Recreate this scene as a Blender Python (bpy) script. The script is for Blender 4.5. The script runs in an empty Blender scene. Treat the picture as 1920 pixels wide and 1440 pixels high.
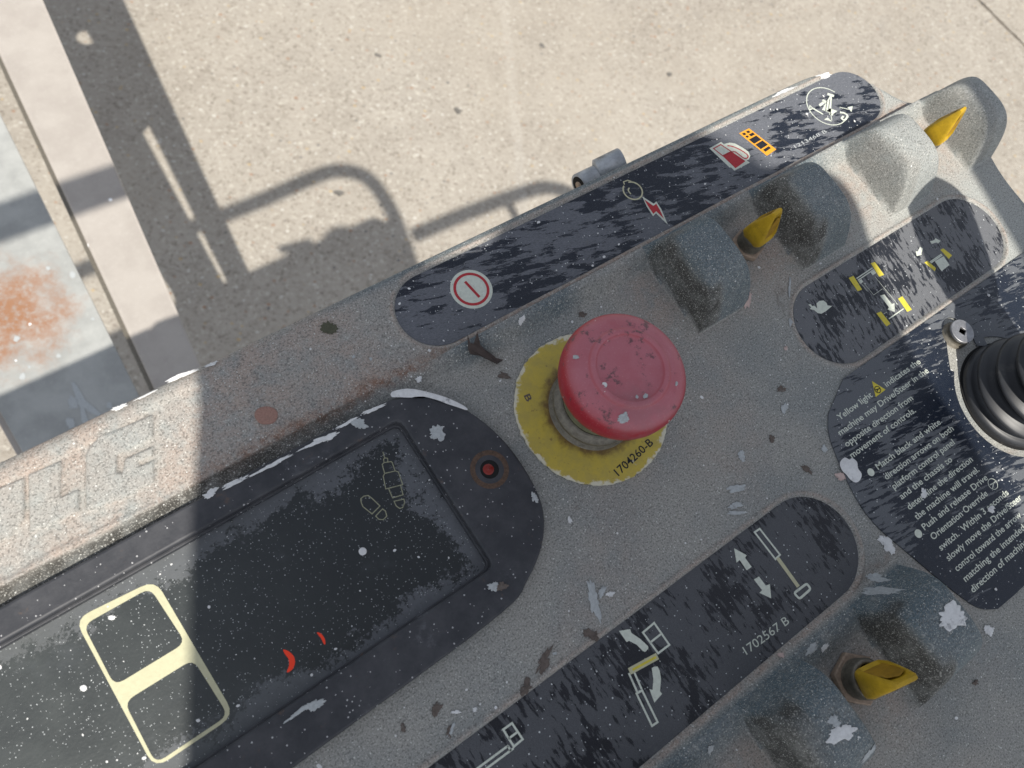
import bpy, math, random
import numpy as np
from mathutils import Vector, Matrix
random.seed(7); rng = np.random.default_rng(7)
S = bpy.context.scene
COL = S.collection

# ------------------------------------------------------------------ camera geometry
# World: X runs along the control panel, Y across it towards its far edge, Z up. Panel face is z = 0.
FP = 1468.0
n_ = np.array([-337, 545, FP]); n_ /= np.linalg.norm(n_)
u_ = np.array([3326, -1898, FP]); u_ -= u_.dot(n_) * n_; u_ /= np.linalg.norm(u_)
z_ = -n_; v_ = np.cross(z_, u_)
H = .27

def rayd(px, py):
    d = np.array([px - 960, py - 720, FP]); return np.array([d @ u_, d @ v_, d @ z_])

def P(px, py, z=0.):
    r = rayd(px, py); t = (z - H) / r[2]; p = r * t; return (p[0], p[1], z)

cam = bpy.data.cameras.new('camera'); camo = bpy.data.objects.new('camera', cam); COL.objects.link(camo)
cam.sensor_width = 36; cam.lens = FP / 1920 * 36; cam.clip_start = .01; cam.clip_end = 200
xa = Vector((u_[0], v_[0], z_[0])); ya = Vector((-u_[1], -v_[1], -z_[1])); za = Vector((-u_[2], -v_[2], -z_[2]))
m = Matrix((xa, ya, za)).transposed().to_4x4(); m.translation = Vector((0, 0, H)); camo.matrix_world = m
cam.dof.use_dof = True; cam.dof.focus_distance = .32; cam.dof.aperture_fstop = 20
S.camera = camo

# ------------------------------------------------------------------ light
L = Vector(rayd(560, 452)).normalized()          # direction in which sunlight travels
to_sun = -L
elev = math.asin(to_sun.z); azim = math.atan2(to_sun.x, to_sun.y)
w = bpy.data.worlds.new("World"); S.world = w; w.use_nodes = True
nt = w.node_tree; nt.nodes.clear()
sky = nt.nodes.new('ShaderNodeTexSky'); sky.sky_type = 'NISHITA'; sky.sun_disc = False
sky.sun_elevation = elev; sky.sun_rotation = azim
hsv = nt.nodes.new('ShaderNodeHueSaturation'); hsv.inputs['Saturation'].default_value = .40   # thin bright haze over the whole sky
nt.links.new(sky.outputs[0], hsv.inputs['Color'])
bg = nt.nodes.new('ShaderNodeBackground'); bg.inputs[1].default_value = .095
wo = nt.nodes.new('ShaderNodeOutputWorld'); nt.links.new(hsv.outputs[0], bg.inputs[0]); nt.links.new(bg.outputs[0], wo.inputs[0])
sl = bpy.data.lights.new('sun', 'SUN'); sl.energy = 3.3; sl.angle = math.radians(.53); sl.color = (1, .95, .87)
so = bpy.data.objects.new('sun', sl); COL.objects.link(so); so.rotation_euler = L.to_track_quat('-Z', 'Y').to_euler()
S.view_settings.view_transform = 'Standard'; S.view_settings.look = 'None'
S.view_settings.exposure = .70; S.view_settings.gamma = 1; S.view_settings.use_curve_mapping = False

# ------------------------------------------------------------------ node helpers
class N:
    def __init__(s, name):
        s.m = bpy.data.materials.new(name); s.m.use_nodes = True; s.t = s.m.node_tree
        s.b = s.t.nodes['Principled BSDF']; s.o = s.t.nodes.new('ShaderNodeTexCoord').outputs['Object']
    def lk(s, a, i):
        if hasattr(a, 'links') or isinstance(a, bpy.types.NodeSocket): s.t.links.new(a, i)
        else: i.default_value = a if not isinstance(a, tuple) or len(a) == 4 or i.type == 'VECTOR' else (*a, 1)
    def math(s, op, a, b=0., c=0., clamp=False):
        n = s.t.nodes.new('ShaderNodeMath'); n.operation = op; n.use_clamp = clamp
        for k, x in enumerate((a, b, c)): s.lk(x, n.inputs[k])
        return n.outputs[0]
    def map(s, v=None, scale=(1, 1, 1), rot=0., loc=(0, 0, 0)):
        if rot and len(set(scale)) > 1: v = s.map(v, (1, 1, 1), rot, (0, 0, 0)); rot = 0.     # turn first, then stretch
        n = s.t.nodes.new('ShaderNodeMapping'); s.t.links.new(v or s.o, n.inputs[0])
        n.inputs[1].default_value = loc; n.inputs[2].default_value = (0, 0, rot); n.inputs[3].default_value = scale
        return n.outputs[0]
    def noise(s, scale, detail=4, rough=.6, v=None, dist=0.):
        n = s.t.nodes.new('ShaderNodeTexNoise'); s.t.links.new(v or s.o, n.inputs['Vector'])
        n.inputs['Scale'].default_value = scale; n.inputs['Detail'].default_value = detail
        n.inputs['Roughness'].default_value = rough; n.inputs['Distortion'].default_value = dist
        return n.outputs['Fac']
    def vor(s, scale, v=None, out='Distance'):
        n = s.t.nodes.new('ShaderNodeTexVoronoi'); s.t.links.new(v or s.o, n.inputs['Vector']); n.inputs['Scale'].default_value = scale
        return n.outputs[out]
    def rng(s, a, lo, hi, o0=0., o1=1.):
        n = s.t.nodes.new('ShaderNodeMapRange'); n.interpolation_type = 'SMOOTHSTEP'; s.lk(a, n.inputs[0])
        for k, x in enumerate((lo, hi, o0, o1)): n.inputs[k + 1].default_value = x
        return n.outputs[0]
    def mix(s, f, a, b):
        n = s.t.nodes.new('ShaderNodeMix'); n.data_type = 'RGBA'
        s.lk(f, n.inputs[0]); s.lk(a, n.inputs[6]); s.lk(b, n.inputs[7]); return n.outputs[2]
    def attr(s, name):
        n = s.t.nodes.new('ShaderNodeAttribute'); n.attribute_name = name; return n.outputs['Fac']
    def sep(s):
        n = s.t.nodes.new('ShaderNodeSeparateXYZ'); s.t.links.new(s.o, n.inputs[0]); return n.outputs
    def dots(s, scale, r, dens):
        """round specks: voronoi cells of which only a share carry a dot"""
        n = s.t.nodes.new('ShaderNodeTexVoronoi'); s.t.links.new(s.o, n.inputs['Vector']); n.inputs['Scale'].default_value = scale
        q = s.t.nodes.new('ShaderNodeSeparateColor'); s.t.links.new(n.outputs['Color'], q.inputs[0])
        rr = s.math('MULTIPLY', q.outputs[1], r)
        d = s.math('LESS_THAN', n.outputs['Distance'], rr)
        return s.math('MULTIPLY', d, s.math('LESS_THAN', q.outputs[0], dens))
    def fin(s, color, rough=.6, bump=None, bs=.3, bd=.0003, metal=0., spec=.5):
        s.lk(color, s.b.inputs['Base Color']); s.lk(rough, s.b.inputs['Roughness']); s.lk(metal, s.b.inputs['Metallic'])
        s.b.inputs['Specular IOR Level'].default_value = spec
        if bump is not None:
            n = s.t.nodes.new('ShaderNodeBump'); n.inputs['Strength'].default_value = bs; n.inputs['Distance'].default_value = bd
            s.lk(bump, n.inputs['Height']); s.t.links.new(n.outputs[0], s.b.inputs['Normal'])
        return s.m

def mat_body():
    s = N('weathered_grey_plastic')
    big = s.noise(22, 4, .6); mid = s.noise(120, 5, .65); fine = s.noise(1900, 3, .7); fine2 = s.noise(1500, 2, .5)
    c = s.mix(s.rng(big, .35, .65), (.245, .258, .250), (.325, .318, .290))
    c = s.mix(s.math('MULTIPLY', s.attr('paler'), .75), c, (.37, .385, .365))
    dust = s.math('MULTIPLY', s.attr('dust'), s.rng(mid, .25, .65), clamp=True)
    c = s.mix(dust, c, (.37, .305, .26))
    rust = s.math('MULTIPLY', s.attr('rust'), s.rng(s.noise(260, 5, .7), .35, .62), clamp=True)
    c = s.mix(rust, c, (.20, .095, .055))
    c = s.mix(s.math('MULTIPLY', s.attr('blue'), s.rng(mid, .2, .55, .55, 1)), c, (.105, .140, .158))
    c = s.mix(s.math('MULTIPLY', s.attr('grime_dark'), s.rng(mid, .3, .6, .5, .95)), c, (.048, .046, .040))
    # fine grit: light and dark grains
    c = s.mix(s.rng(fine, .54, .66, 0, .65), c, (.62, .60, .54))
    c = s.mix(s.rng(fine2, .50, .34, 0, .55), c, (.07, .068, .062))
    c = s.mix(s.rng(s.noise(700, 3, .6), .58, .70, 0, .35), c, (.55, .54, .50))
    blot = s.rng(s.noise(55, 6, .75, dist=.6), .64, .72, 0, .45)
    c = s.mix(blot, c, (.13, .105, .085))
    smear = s.rng(s.noise(40, 6, .8, s.map(scale=(1, 2.4, 1), rot=.6)), .66, .76, 0, .35)
    c = s.mix(smear, c, (.38, .41, .43))
    c = s.mix(s.dots(420, .17, .10), c, (.68, .68, .66))
    c = s.mix(s.dots(1100, .30, .22), c, (.60, .60, .56))
    return s.fin(c, s.rng(mid, .3, .7, .62, .85), s.math('ADD', s.math('MULTIPLY', fine2, .6), s.noise(420, 3, .6)), .35, .0004, spec=.3)

def mat_decal(name, base, scuff, rot, stretch, thr, sc, streak_fine=1.0, u0=0., specks=.22, gl=.22, grad=(0, 0, 0)):
    s = N(name)
    v = s.map(scale=(1, stretch, 1), rot=rot, loc=(u0, u0 * .7, 0))
    a = s.noise(sc, 5, .55, v); b = s.noise(sc * 4, 4, .7, s.map(scale=(1, stretch * 1.6, 1), rot=rot)); big = s.noise(sc * .28, 3, .5)
    fr = s.noise(sc * 14, 3, .7, s.map(scale=(1, stretch * 1.2, 1), rot=rot))
    k = s.math('ADD', s.math('ADD', s.math('ADD', s.math('MULTIPLY', a, .60), s.math('MULTIPLY', b, .20 * streak_fine)), s.math('MULTIPLY', fr, .10)), s.math('MULTIPLY', big, .65))
    t = thr
    xx, yy, zz = s.sep()
    k = s.math('ADD', k, s.math('ADD', s.math('MULTIPLY', s.math('ABSOLUTE', s.math('SUBTRACT', xx, grad[2])), grad[0]), s.math('MULTIPLY', yy, grad[1])))
    msk = s.rng(k, t, t + .012)
    c = s.mix(msk, base, s.mix(s.rng(fr, .40, .60), tuple(x * .62 for x in scuff), scuff))
    c = s.mix(s.rng(s.math('ABSOLUTE', s.math('SUBTRACT', b, .5)), .006, .0, 0, .6), c, tuple(x * 1.3 for x in scuff))
    c = s.mix(s.rng(s.noise(300, 5, .7), .60, .72, 0, .5), c, (.13, .13, .125))
    c = s.mix(s.dots(1000, .28, specks), c, (.55, .57, .57)); c = s.mix(s.dots(330, .12, .22), c, (.70, .72, .71))
    ro = s.math('ADD', s.math('MULTIPLY', msk, .28), gl + .1)
    return s.fin(c, ro, s.math('ADD', s.math('MULTIPLY', msk, .5), s.math('MULTIPLY', b, .5)), .5, .00025, spec=.5)

def mat_flat(name, col, rough=.5, var=.12, dirt=(.1, .09, .08), metal=0., sc=300, spec=.4, dirtamt=.6, bs=.15):
    s = N(name); f = s.noise(sc, 5, .7)
    c = s.mix(s.rng(f, .3, .7), tuple(x * (1 - var) for x in col), tuple(min(1, x * (1 + var)) for x in col))
    c = s.mix(s.rng(s.noise(sc * .45, 6, .75), .56, .72, 0, dirtamt), c, dirt)
    return s.fin(c, rough, f, bs, .0002, metal, spec)

M = {}
M['body'] = mat_body()
M['decal1'] = mat_decal('scuffed_navy_film', (.010, .014, .024), (.15, .158, .178), .26, 4.6, .790, 75, u0=.30, grad=(.50, 0, .215))
M['decal2'] = mat_decal('streaked_black_film', (.011, .012, .017), (.095, .099, .108), 1.5, 3.6, .762, 170, u0=.1, grad=(.35, 0, .04))
M['decal3'] = mat_decal('worn_black_film', (.014, .016, .022), (.165, .17, .18), 1.75, 3.4, .750, 190, u0=.2)
M['decal4'] = mat_decal('scratched_navy_film', (.009, .014, .026), (.135, .145, .16), .2, 6, .712, 100, u0=.15, grad=(0, 1.3, 0))

def mat_screen():
    s = N('smoked_screen_film'); x, y, z = s.sep()
    d = s.math('MINIMUM', s.math('SUBTRACT', .0612, x), s.math('MINIMUM', s.math('SUBTRACT', .0612, y), s.math('SUBTRACT', y, -.0015)))
    nn = s.math('ADD', s.math('MULTIPLY', s.noise(700, 4, .75), .026), s.math('MULTIPLY', s.noise(45, 3, .6), .030))
    msk = s.rng(s.math('SUBTRACT', s.math('ADD', d, .0215), nn), .0015, -.0003)
    c = s.mix(msk, (.012, .0155, .018), s.mix(s.noise(400, 3), (.085, .09, .10), (.14, .147, .16)))
    lit_dust = s.math('MULTIPLY', s.rng(x, .045, -.07, .10, .75), s.rng(s.noise(60, 5, .7), .2, .8, .5, 1)); c = s.mix(lit_dust, c, (.075, .083, .080))  # dust film, its colour also brightened towards the sunlit left
    hz = s.rng(s.noise(35, 5, .7), .55, .75, 0, .25); c = s.mix(hz, c, (.11, .12, .13))
    c = s.mix(s.dots(1400, .25, .60), c, (.44, .46, .46)); c = s.mix(s.dots(420, .09, .25), c, (.62, .64, .64))
    return s.fin(c, s.math('ADD', s.math('MULTIPLY', msk, .3), .33), s.math('ADD', msk, s.noise(900, 3)), .35, .0002)
M['screen'] = mat_screen()

def mat_bezel():
    s = N('charcoal_bezel_plastic'); a = s.noise(90, 5, .7)
    c = s.mix(s.rng(a, .35, .7), (.028, .030, .036), (.055, .056, .062))
    c = s.mix(s.rng(s.noise(50, 6, .8, dist=.5), .60, .74, 0, .55), c, (.16, .165, .18))
    c = s.mix(s.dots(900, .27, .22), c, (.45, .45, .45)); c = s.mix(s.dots(330, .11, .2), c, (.6, .6, .6))
    c = s.mix(s.rng(s.noise(150, 5, .7), .62, .72, 0, .5), c, (.13, .08, .055))
    return s.fin(c, .55, s.noise(700, 3), .3, .0002)
M['bezel'] = mat_bezel()

def mat_red():
    s = N('faded_red_plastic'); a = s.noise(70, 5, .7)
    g = s.t.nodes.new('ShaderNodeNewGeometry'); sp = s.t.nodes.new('ShaderNodeSeparateXYZ'); s.t.links.new(g.outputs['Normal'], sp.inputs[0])
    up = s.rng(sp.outputs[2], .35, .95)                    # bleached where weather reaches it: the top
    c = s.mix(s.math('MULTIPLY', up, s.rng(a, .2, .7, .65, 1)), (.36, .018, .030), (.47, .155, .185))
    c = s.mix(s.rng(s.noise(110, 6, .8), .56, .63, 0, .85), c, (.10, .055, .06))
    c = s.mix(s.rng(s.noise(45, 5, .7, s.map(loc=(2, 5, 0))), .5, .7, 0, .35), c, (.28, .14, .15))
    c = s.mix(s.rng(s.noise(1500, 3, .7), .60, .70, 0, .35), c, (.62, .35, .38))
    c = s.mix(s.dots(500, .2, .05), c, (.7, .68, .65))
    return s.fin(c, .5, s.noise(900, 3), .2, .0002)
M['red'] = mat_red()

def mat_yplate():
    s = N('aged_yellow_label'); g = s.noise(160, 6, .75)
    c = s.mix(s.rng(g, .35, .65), (.56, .43, .065), (.46, .36, .08))
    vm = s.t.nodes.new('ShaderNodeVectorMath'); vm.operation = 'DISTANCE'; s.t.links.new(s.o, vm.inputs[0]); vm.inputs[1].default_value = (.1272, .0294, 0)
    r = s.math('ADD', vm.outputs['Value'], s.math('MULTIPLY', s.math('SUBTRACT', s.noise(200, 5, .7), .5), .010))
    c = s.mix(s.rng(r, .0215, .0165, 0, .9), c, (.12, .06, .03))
    c = s.mix(s.rng(s.noise(420, 5, .75), .60, .68, 0, .7), c, (.20, .13, .05))
    c = s.mix(s.rng(s.noise(90, 5, .7, s.map(loc=(3, 1, 0))), .66, .70, 0, .7), c, (.42, .42, .38))
    c = s.mix(s.rng(r, .0290, .0303, 0, .8), c, (.72, .70, .60))
    return s.fin(c, .55, g, .3, .0002)
M['yplate'] = mat_yplate()
M['ylever'] = mat_flat('yellow_lever_plastic', (.50, .315, .018), .42, .15, (.22, .13, .02), sc=240, dirtamt=.6)
M['yface'] = mat_flat('darker_yellow_face', (.36, .20, .015), .5, .2, (.17, .09, .02), sc=200, dirtamt=.6)
M['rubber'] = mat_flat('black_rubber', (.020, .021, .024), .46, .2, (.10, .095, .085), sc=110, dirtamt=.5, spec=.6)
M['black'] = mat_flat('dark_gap', (.006, .006, .006), .8)
M['zinc'] = mat_flat('dull_zinc', (.36, .36, .37), .42, .2, (.12, .10, .08), metal=.75, sc=400)
M['thread'] = mat_flat('dirty_thread_metal', (.20, .18, .145), .5, .25, (.09, .07, .05), metal=.5, sc=500)
M['nut'] = mat_flat('tarnished_nut', (.36, .27, .20), .6, .2, (.16, .09, .06), metal=.3, sc=400)
M['collar'] = mat_flat('olive_collar', (.17, .165, .10), .5, .2, (.10, .085, .05), sc=260)
M['galv'] = mat_flat('galvanised_steel', (.42, .44, .46), .5, .25, (.09, .085, .08), metal=.45, sc=120)
M['white'] = mat_flat('dried_white_paint', (.70, .70, .69), .65, .10, (.22, .22, .225), sc=520, dirtamt=.85, bs=.8)
M['greypaint'] = mat_flat('thin_white_smear', (.42, .44, .44), .7, .15, (.2, .2, .2), sc=1200, dirtamt=.8)
M['pink'] = mat_flat('pale_pink_fleck', (.55, .42, .38), .7)
M['cream'] = mat_flat('cream_print', (.52, .50, .33), .5, .06, (.40, .38, .25), sc=700, dirtamt=.35)
M['pwhite'] = mat_flat('white_print', (.62, .655, .565), .5, .08, (.26, .27, .25), sc=800, dirtamt=.6)
M['pyellow'] = mat_flat('yellow_print', (.66, .55, .06), .5, .08, (.33, .28, .08), sc=900)
M['pred'] = mat_flat('red_print', (.46, .03, .04), .5, .08, (.30, .06, .05), sc=900, dirtamt=.4)
M['porange'] = mat_flat('orange_print', (.78, .33, .025), .5, .05)
M['pdark'] = mat_flat('dark_print', (.012, .013, .018), .5)
M['faint'] = mat_flat('faint_cream_print', (.30, .30, .20), .5, .2, (.06, .06, .05), sc=1500, dirtamt=.7)
M['scrap'] = mat_flat('torn_brown_rubber', (.060, .045, .040), .75, .25)
M['stain'] = mat_flat('brown_stain', (.125, .100, .085), .8, .25, (.21, .205, .19), sc=900, dirtamt=.8)
M['rstain'] = mat_flat('reddish_stain', (.33, .19, .15), .85, .15, (.18, .15, .13), sc=1400, dirtamt=.6)
M['olive'] = mat_flat('olive_stain', (.085, .085, .055), .85, .2, (.15, .14, .11), sc=1200)
M['redlamp'] = mat_flat('red_indicator', (.22, .018, .012), .35)
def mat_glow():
    s = N('glowing_red_glint'); m_ = s.fin((.5, .03, .01), .3)  # glint behind the screen, drawn in as a faintly glowing crescent
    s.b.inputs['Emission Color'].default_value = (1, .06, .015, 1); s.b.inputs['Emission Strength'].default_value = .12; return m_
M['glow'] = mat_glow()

def mat_rail(name, c0, c1, rusty):
    s = N(name); a = s.noise(18, 5, .6)
    c = s.mix(s.rng(a, .35, .65), c0, c1)
    c = s.mix(s.rng(s.noise(220, 4, .7), .5, .8, 0, .2), c, (.60, .58, .55))
    if rusty:
        vm = s.t.nodes.new('ShaderNodeVectorMath'); vm.operation = 'DISTANCE'; s.t.links.new(s.o, vm.inputs[0]); vm.inputs[1].default_value = P(18, 590, RZ)
        r = s.math('ADD', vm.outputs['Value'], s.math('MULTIPLY', s.math('SUBTRACT', s.noise(28, 6, .75), .5), .16))
        rm = s.math('MULTIPLY', s.rng(r, .100, .020), s.rng(s.noise(110, 6, .8), .34, .56, .35, 1))
        c = s.mix(rm, c, (.30, .155, .085))
    c = s.mix(s.dots(55, .18, .12), c, (.9, .9, .9))
    return s.fin(c, .55, s.noise(90, 4), .15, .001, spec=.4)

def mat_ground():
    s = N('exposed_aggregate_concrete')
    big = s.noise(1.1, 4, .6); mid = s.noise(9, 5, .65); f = s.noise(70, 4, .7)
    c = s.mix(s.rng(big, .3, .7), (.30, .268, .225), (.345, .315, .27))
    c = s.mix(s.rng(mid, .3, .7, 0, .5), c, (.42, .385, .33))
    c = s.mix(s.rng(f, .52, .68, 0, .75), c, (.17, .145, .115))
    c = s.mix(s.rng(s.noise(55, 4, .7, s.map(loc=(5, 2, 0))), .54, .68, 0, .7), c, (.54, .51, .44))
    n = s.t.nodes.new('ShaderNodeTexVoronoi'); s.t.links.new(s.map(scale=(1, 1.25, 1), rot=.7), n.inputs['Vector']); n.inputs['Scale'].default_value = 62
    q = s.t.nodes.new('ShaderNodeSeparateColor'); s.t.links.new(n.outputs['Color'], q.inputs[0])
    inside = s.rng(s.math('SUBTRACT', n.outputs['Distance'], s.math('MULTIPLY', q.outputs[1], .42)), .05, -.04)
    for lo, hi, col in ((0, .14, (.19, .16, .135)), (.14, .20, (.30, .16, .09)), (.20, .235, (.46, .33, .16)), (.235, .32, (.55, .53, .48)), (.32, .345, (.09, .09, .10))):
        sel = s.math('MULTIPLY', s.math('GREATER_THAN', q.outputs[0], lo), s.math('LESS_THAN', q.outputs[0], hi))
        c = s.mix(s.math('MULTIPLY', s.math('MULTIPLY', sel, inside), .75), c, col)
    c = s.mix(s.rng(s.noise(38, 5, .8, s.map(scale=(1, 1.7, 1), rot=.7, loc=(9, 4, 0))), .50, .66, 0, .55), c, (.215, .185, .15))
    c = s.mix(s.rng(s.noise(3.2, 6, .7, dist=.8), .60, .74, 0, .35), c, (.24, .22, .195))
    x_, y_, zc = s.sep(); pa = np.array(P(925, -200, H - 2.45)[:2]); pb = np.array(P(985, 420, H - 2.45)[:2]); dd = (pb - pa) / np.linalg.norm(pb - pa)
    dist = s.math('ABSOLUTE', s.math('ADD', s.math('SUBTRACT', s.math('MULTIPLY', x_, float(dd[1])), s.math('MULTIPLY', y_, float(dd[0]))), float(-(pa[0] * dd[1] - pa[1] * dd[0]))))
    dist = s.math('ADD', dist, s.math('MULTIPLY', s.math('SUBTRACT', s.noise(12, 5, .7), .5), .05))
    c = s.mix(s.rng(dist, .030, .008, 0, .16), c, (.52, .50, .46))
    c = s.mix(s.rng(s.noise(.9, 5, .65, s.map(loc=(1, 7, 0))), .45, .65, 0, .35), c, (.40, .36, .30))
    return s.fin(c, .85, s.math('ADD', f, mid), .45, .005, spec=.25)

# ------------------------------------------------------------------ object helpers
def link(name, me, mat=None, parent=None, smooth=False):
    o = bpy.data.objects.new(name, me); COL.objects.link(o)
    if mat is not None and not me.materials: me.materials.append(mat)
    if parent: o.parent = parent
    if smooth: me.polygons.foreach_set('use_smooth', [True] * len(me.polygons))
    return o
def tag(o, label, cat=None, group=None):
    o['label'] = label
    if cat: o['category'] = cat
    if group: o['group'] = group
    return o
def empty(name, parent=None, loc=(0, 0, 0)):
    o = bpy.data.objects.new(name, None); COL.objects.link(o); o.empty_display_size = .01; o.location = loc
    if parent: o.parent = parent
    return o
def mesh(vs, fs):
    me = bpy.data.meshes.new('m'); me.from_pydata([tuple(map(float, v)) for v in vs], [], fs); me.update(); return me
def evalmesh(cu):
    o = bpy.data.objects.new('tmp', cu); COL.objects.link(o); dg = bpy.context.evaluated_depsgraph_get()
    me = bpy.data.meshes.new_from_object(o.evaluated_get(dg)); bpy.data.objects.remove(o); return me
def plate(name, loops, z0, z1, mat, parent, bevel=0., seg=2):
    """filled outline(s) in panel metres, between heights z0 and z1; further loops are holes"""
    cu = bpy.data.curves.new(name, 'CURVE'); cu.dimensions = '2D'; cu.fill_mode = 'BOTH'
    cu.extrude = (z1 - z0) / 2 - bevel; cu.bevel_depth = bevel; cu.offset = -bevel; cu.bevel_resolution = seg
    for lp in loops:
        sp = cu.splines.new('POLY'); sp.points.add(len(lp) - 1); sp.use_cyclic_u = True
        for k, p in enumerate(lp): sp.points[k].co = (p[0], p[1], 0, 1)
    me = evalmesh(cu); bpy.data.curves.remove(cu)
    me.transform(Matrix.Translation((0, 0, (z0 + z1) / 2))); me.materials.clear()
    return link(name, me, mat, parent)
def PP(pts, z=0.): return [P(x, y, z)[:2] for x, y in pts]
def rounded(pts, r, k=5):
    out = []; n = len(pts)
    for i in range(n):
        p0, p, p1 = (np.array(pts[j % n][:2], float) for j in (i - 1, i, i + 1))
        a = (p0 - p); b = (p1 - p); la, lb = np.linalg.norm(a), np.linalg.norm(b); d = min(r, la * .45, lb * .45)
        A = p + a / la * d; B = p + b / lb * d
        for t in np.linspace(0, 1, k): out.append(tuple((1 - t) ** 2 * A + 2 * t * (1 - t) * p + t * t * B))
    return out
def smoothloop(pts, k=6, closed=True):
    n = len(pts); pts = [np.array(p[:2], float) for p in pts]; out = []
    for i in range(n if closed else n - 1):
        if closed: a, b, c, d = (pts[(i + j) % n] for j in (-1, 0, 1, 2))
        else: a, b, c, d = (pts[min(max(i + j, 0), n - 1)] for j in (-1, 0, 1, 2))
        for t in np.linspace(0, 1, k, endpoint=False):
            out.append(tuple(.5 * ((2 * b) + (-a + c) * t + (2 * a - 5 * b + 4 * c - d) * t * t + (-a + 3 * b - 3 * c + d) * t ** 3)))
    if not closed: out.append(tuple(pts[-1]))
    return out
class Ink:
    """flat print collected into one mesh"""
    def __init__(s, z): s.v = []; s.f = []; s.z = z; s.cut = []
    def next(s): s.cut.append((len(s.v), len(s.f))); return s
    def poly(s, pts):
        b = len(s.v); s.v += [(p[0], p[1], s.z) for p in pts]; s.f.append(list(range(b, b + len(pts)))); return s
    def px(s, pts, sm=0):
        q = PP(pts, s.z); return s.poly(smoothloop(q, sm) if sm else q)
    def stroke(s, pts, wd, closed=False, sm=0, inmm=False):
        q = [np.array(p[:2], float) for p in (pts if inmm else PP(pts, s.z))]
        if sm: q = [np.array(p) for p in smoothloop(q, sm, closed)]
        n = len(q); b = len(s.v)
        for i in range(n):
            a = q[(i - 1) % n] if (closed or i > 0) else q[i]; c = q[(i + 1) % n] if (closed or i < n - 1) else q[i]
            d1 = q[i] - a; d2 = c - q[i]
            d1 = d1 / np.linalg.norm(d1) if np.linalg.norm(d1) > 1e-9 else d2 / np.linalg.norm(d2)
            d2 = d2 / np.linalg.norm(d2) if np.linalg.norm(d2) > 1e-9 else d1
            t = d1 + d2; t = t / (np.linalg.norm(t) + 1e-9); nn = np.array([-t[1], t[0]])
            ww = wd / 2 / max(.5, abs(nn @ np.array([-d1[1], d1[0]])))
            s.v += [(*(q[i] + nn * ww), s.z), (*(q[i] - nn * ww), s.z)]
        for i in range(n if closed else n - 1):
            j = (i + 1) % n; s.f.append([b + 2 * i, b + 2 * i + 1, b + 2 * j + 1, b + 2 * j])
        return s
    def disc(s, c, r, k=40, r0=0., a0=0, a1=2 * math.pi):
        if r0 == 0: return s.poly([(c[0] + r * math.cos(t), c[1] + r * math.sin(t)) for t in np.linspace(0, 2 * math.pi, k, endpoint=False)])
        full = abs(a1 - a0 - 2 * math.pi) < 1e-6
        pts = [(c[0] + (r + r0) / 2 * math.cos(t), c[1] + (r + r0) / 2 * math.sin(t)) for t in np.linspace(a0, a1, k, endpoint=not full)]
        return s.stroke(pts, r - r0, full, inmm=True)
    def build(s, name, mat, parent):
        c = [(0, 0)] + s.cut + [(len(s.v), len(s.f))]; o = None
        for (v0, f0), (v1, f1) in zip(c, c[1:]):
            if f1 > f0: o = link(name, mesh(s.v[v0:v1], [[q - v0 for q in f] for f in s.f[f0:f1]]), mat, parent)
        return o
def text(name, txt, p0, p1, cap, z, mat, parent, fat=0.):
    """letters laid on the plane z, baseline from pixel p0 to p1, cap height in metres"""
    a = Vector(P(*p0, z)); b = Vector(P(*p1, z)); d = b - a
    cu = bpy.data.curves.new(name, 'FONT'); cu.body = txt; cu.size = 1; cu.resolution_u = 3; cu.offset = fat
    me = evalmesh(cu); bpy.data.curves.remove(cu)
    xs = [v.co.x for v in me.vertices]; x0, x1 = min(xs), max(xs)
    sc = cap / .73; sx = d.length / (x1 - x0); ang = math.atan2(d.y, d.x)
    me.transform(Matrix.Translation(a) @ Matrix.Rotation(ang, 4, 'Z') @ Matrix.Diagonal((sx, sc, 1, 1)) @ Matrix.Translation((-x0, 0, 0)))
    me.materials.clear(); return link(name, me, mat, parent)
def lathe(profile, c, k=64, wob=0.):
    vs = []; fs = []
    for r, z in profile:
        for i in range(k):
            t = 2 * math.pi * i / k; vs.append((c[0] + r * math.cos(t), c[1] + r * math.sin(t), c[2] + z))
    for j in range(len(profile) - 1):
        for i in range(k):
            i2 = (i + 1) % k; fs.append([j * k + i, (j + 1) * k + i, (j + 1) * k + i2, j * k + i2][::-1])
    if profile[0][0] > 0: fs.append(list(range(k)))
    fs.append([(len(profile) - 1) * k + i for i in range(k)][::-1])
    return mesh(vs, fs)
def tube(pts, r, k=16):
    pts = [Vector(p) for p in pts]; vs = []; fs = []; up = None
    for i, p in enumerate(pts):
        t = (pts[min(i + 1, len(pts) - 1)] - pts[max(i - 1, 0)]).normalized()
        if up is None: up = t.orthogonal().normalized()
        up = (up - t * up.dot(t)).normalized(); s = t.cross(up)
        rr = r[i] if hasattr(r, '__len__') else r
        for j in range(k):
            a = 2 * math.pi * j / k; vs.append(tuple(p + (up * math.cos(a) + s * math.sin(a)) * rr))
    for i in range(len(pts) - 1):
        for j in range(k): fs.append([i * k + j, i * k + (j + 1) % k, (i + 1) * k + (j + 1) % k, (i + 1) * k + j])
    fs.append(list(range(k))[::-1]); fs.append([(len(pts) - 1) * k + j for j in range(k)])
    return mesh(vs, fs)
def box_uv(name, pts, z0, z1, mat, parent=None, bevel=.002): return plate(name, [pts], z0, z1, mat, parent, bevel)

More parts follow.
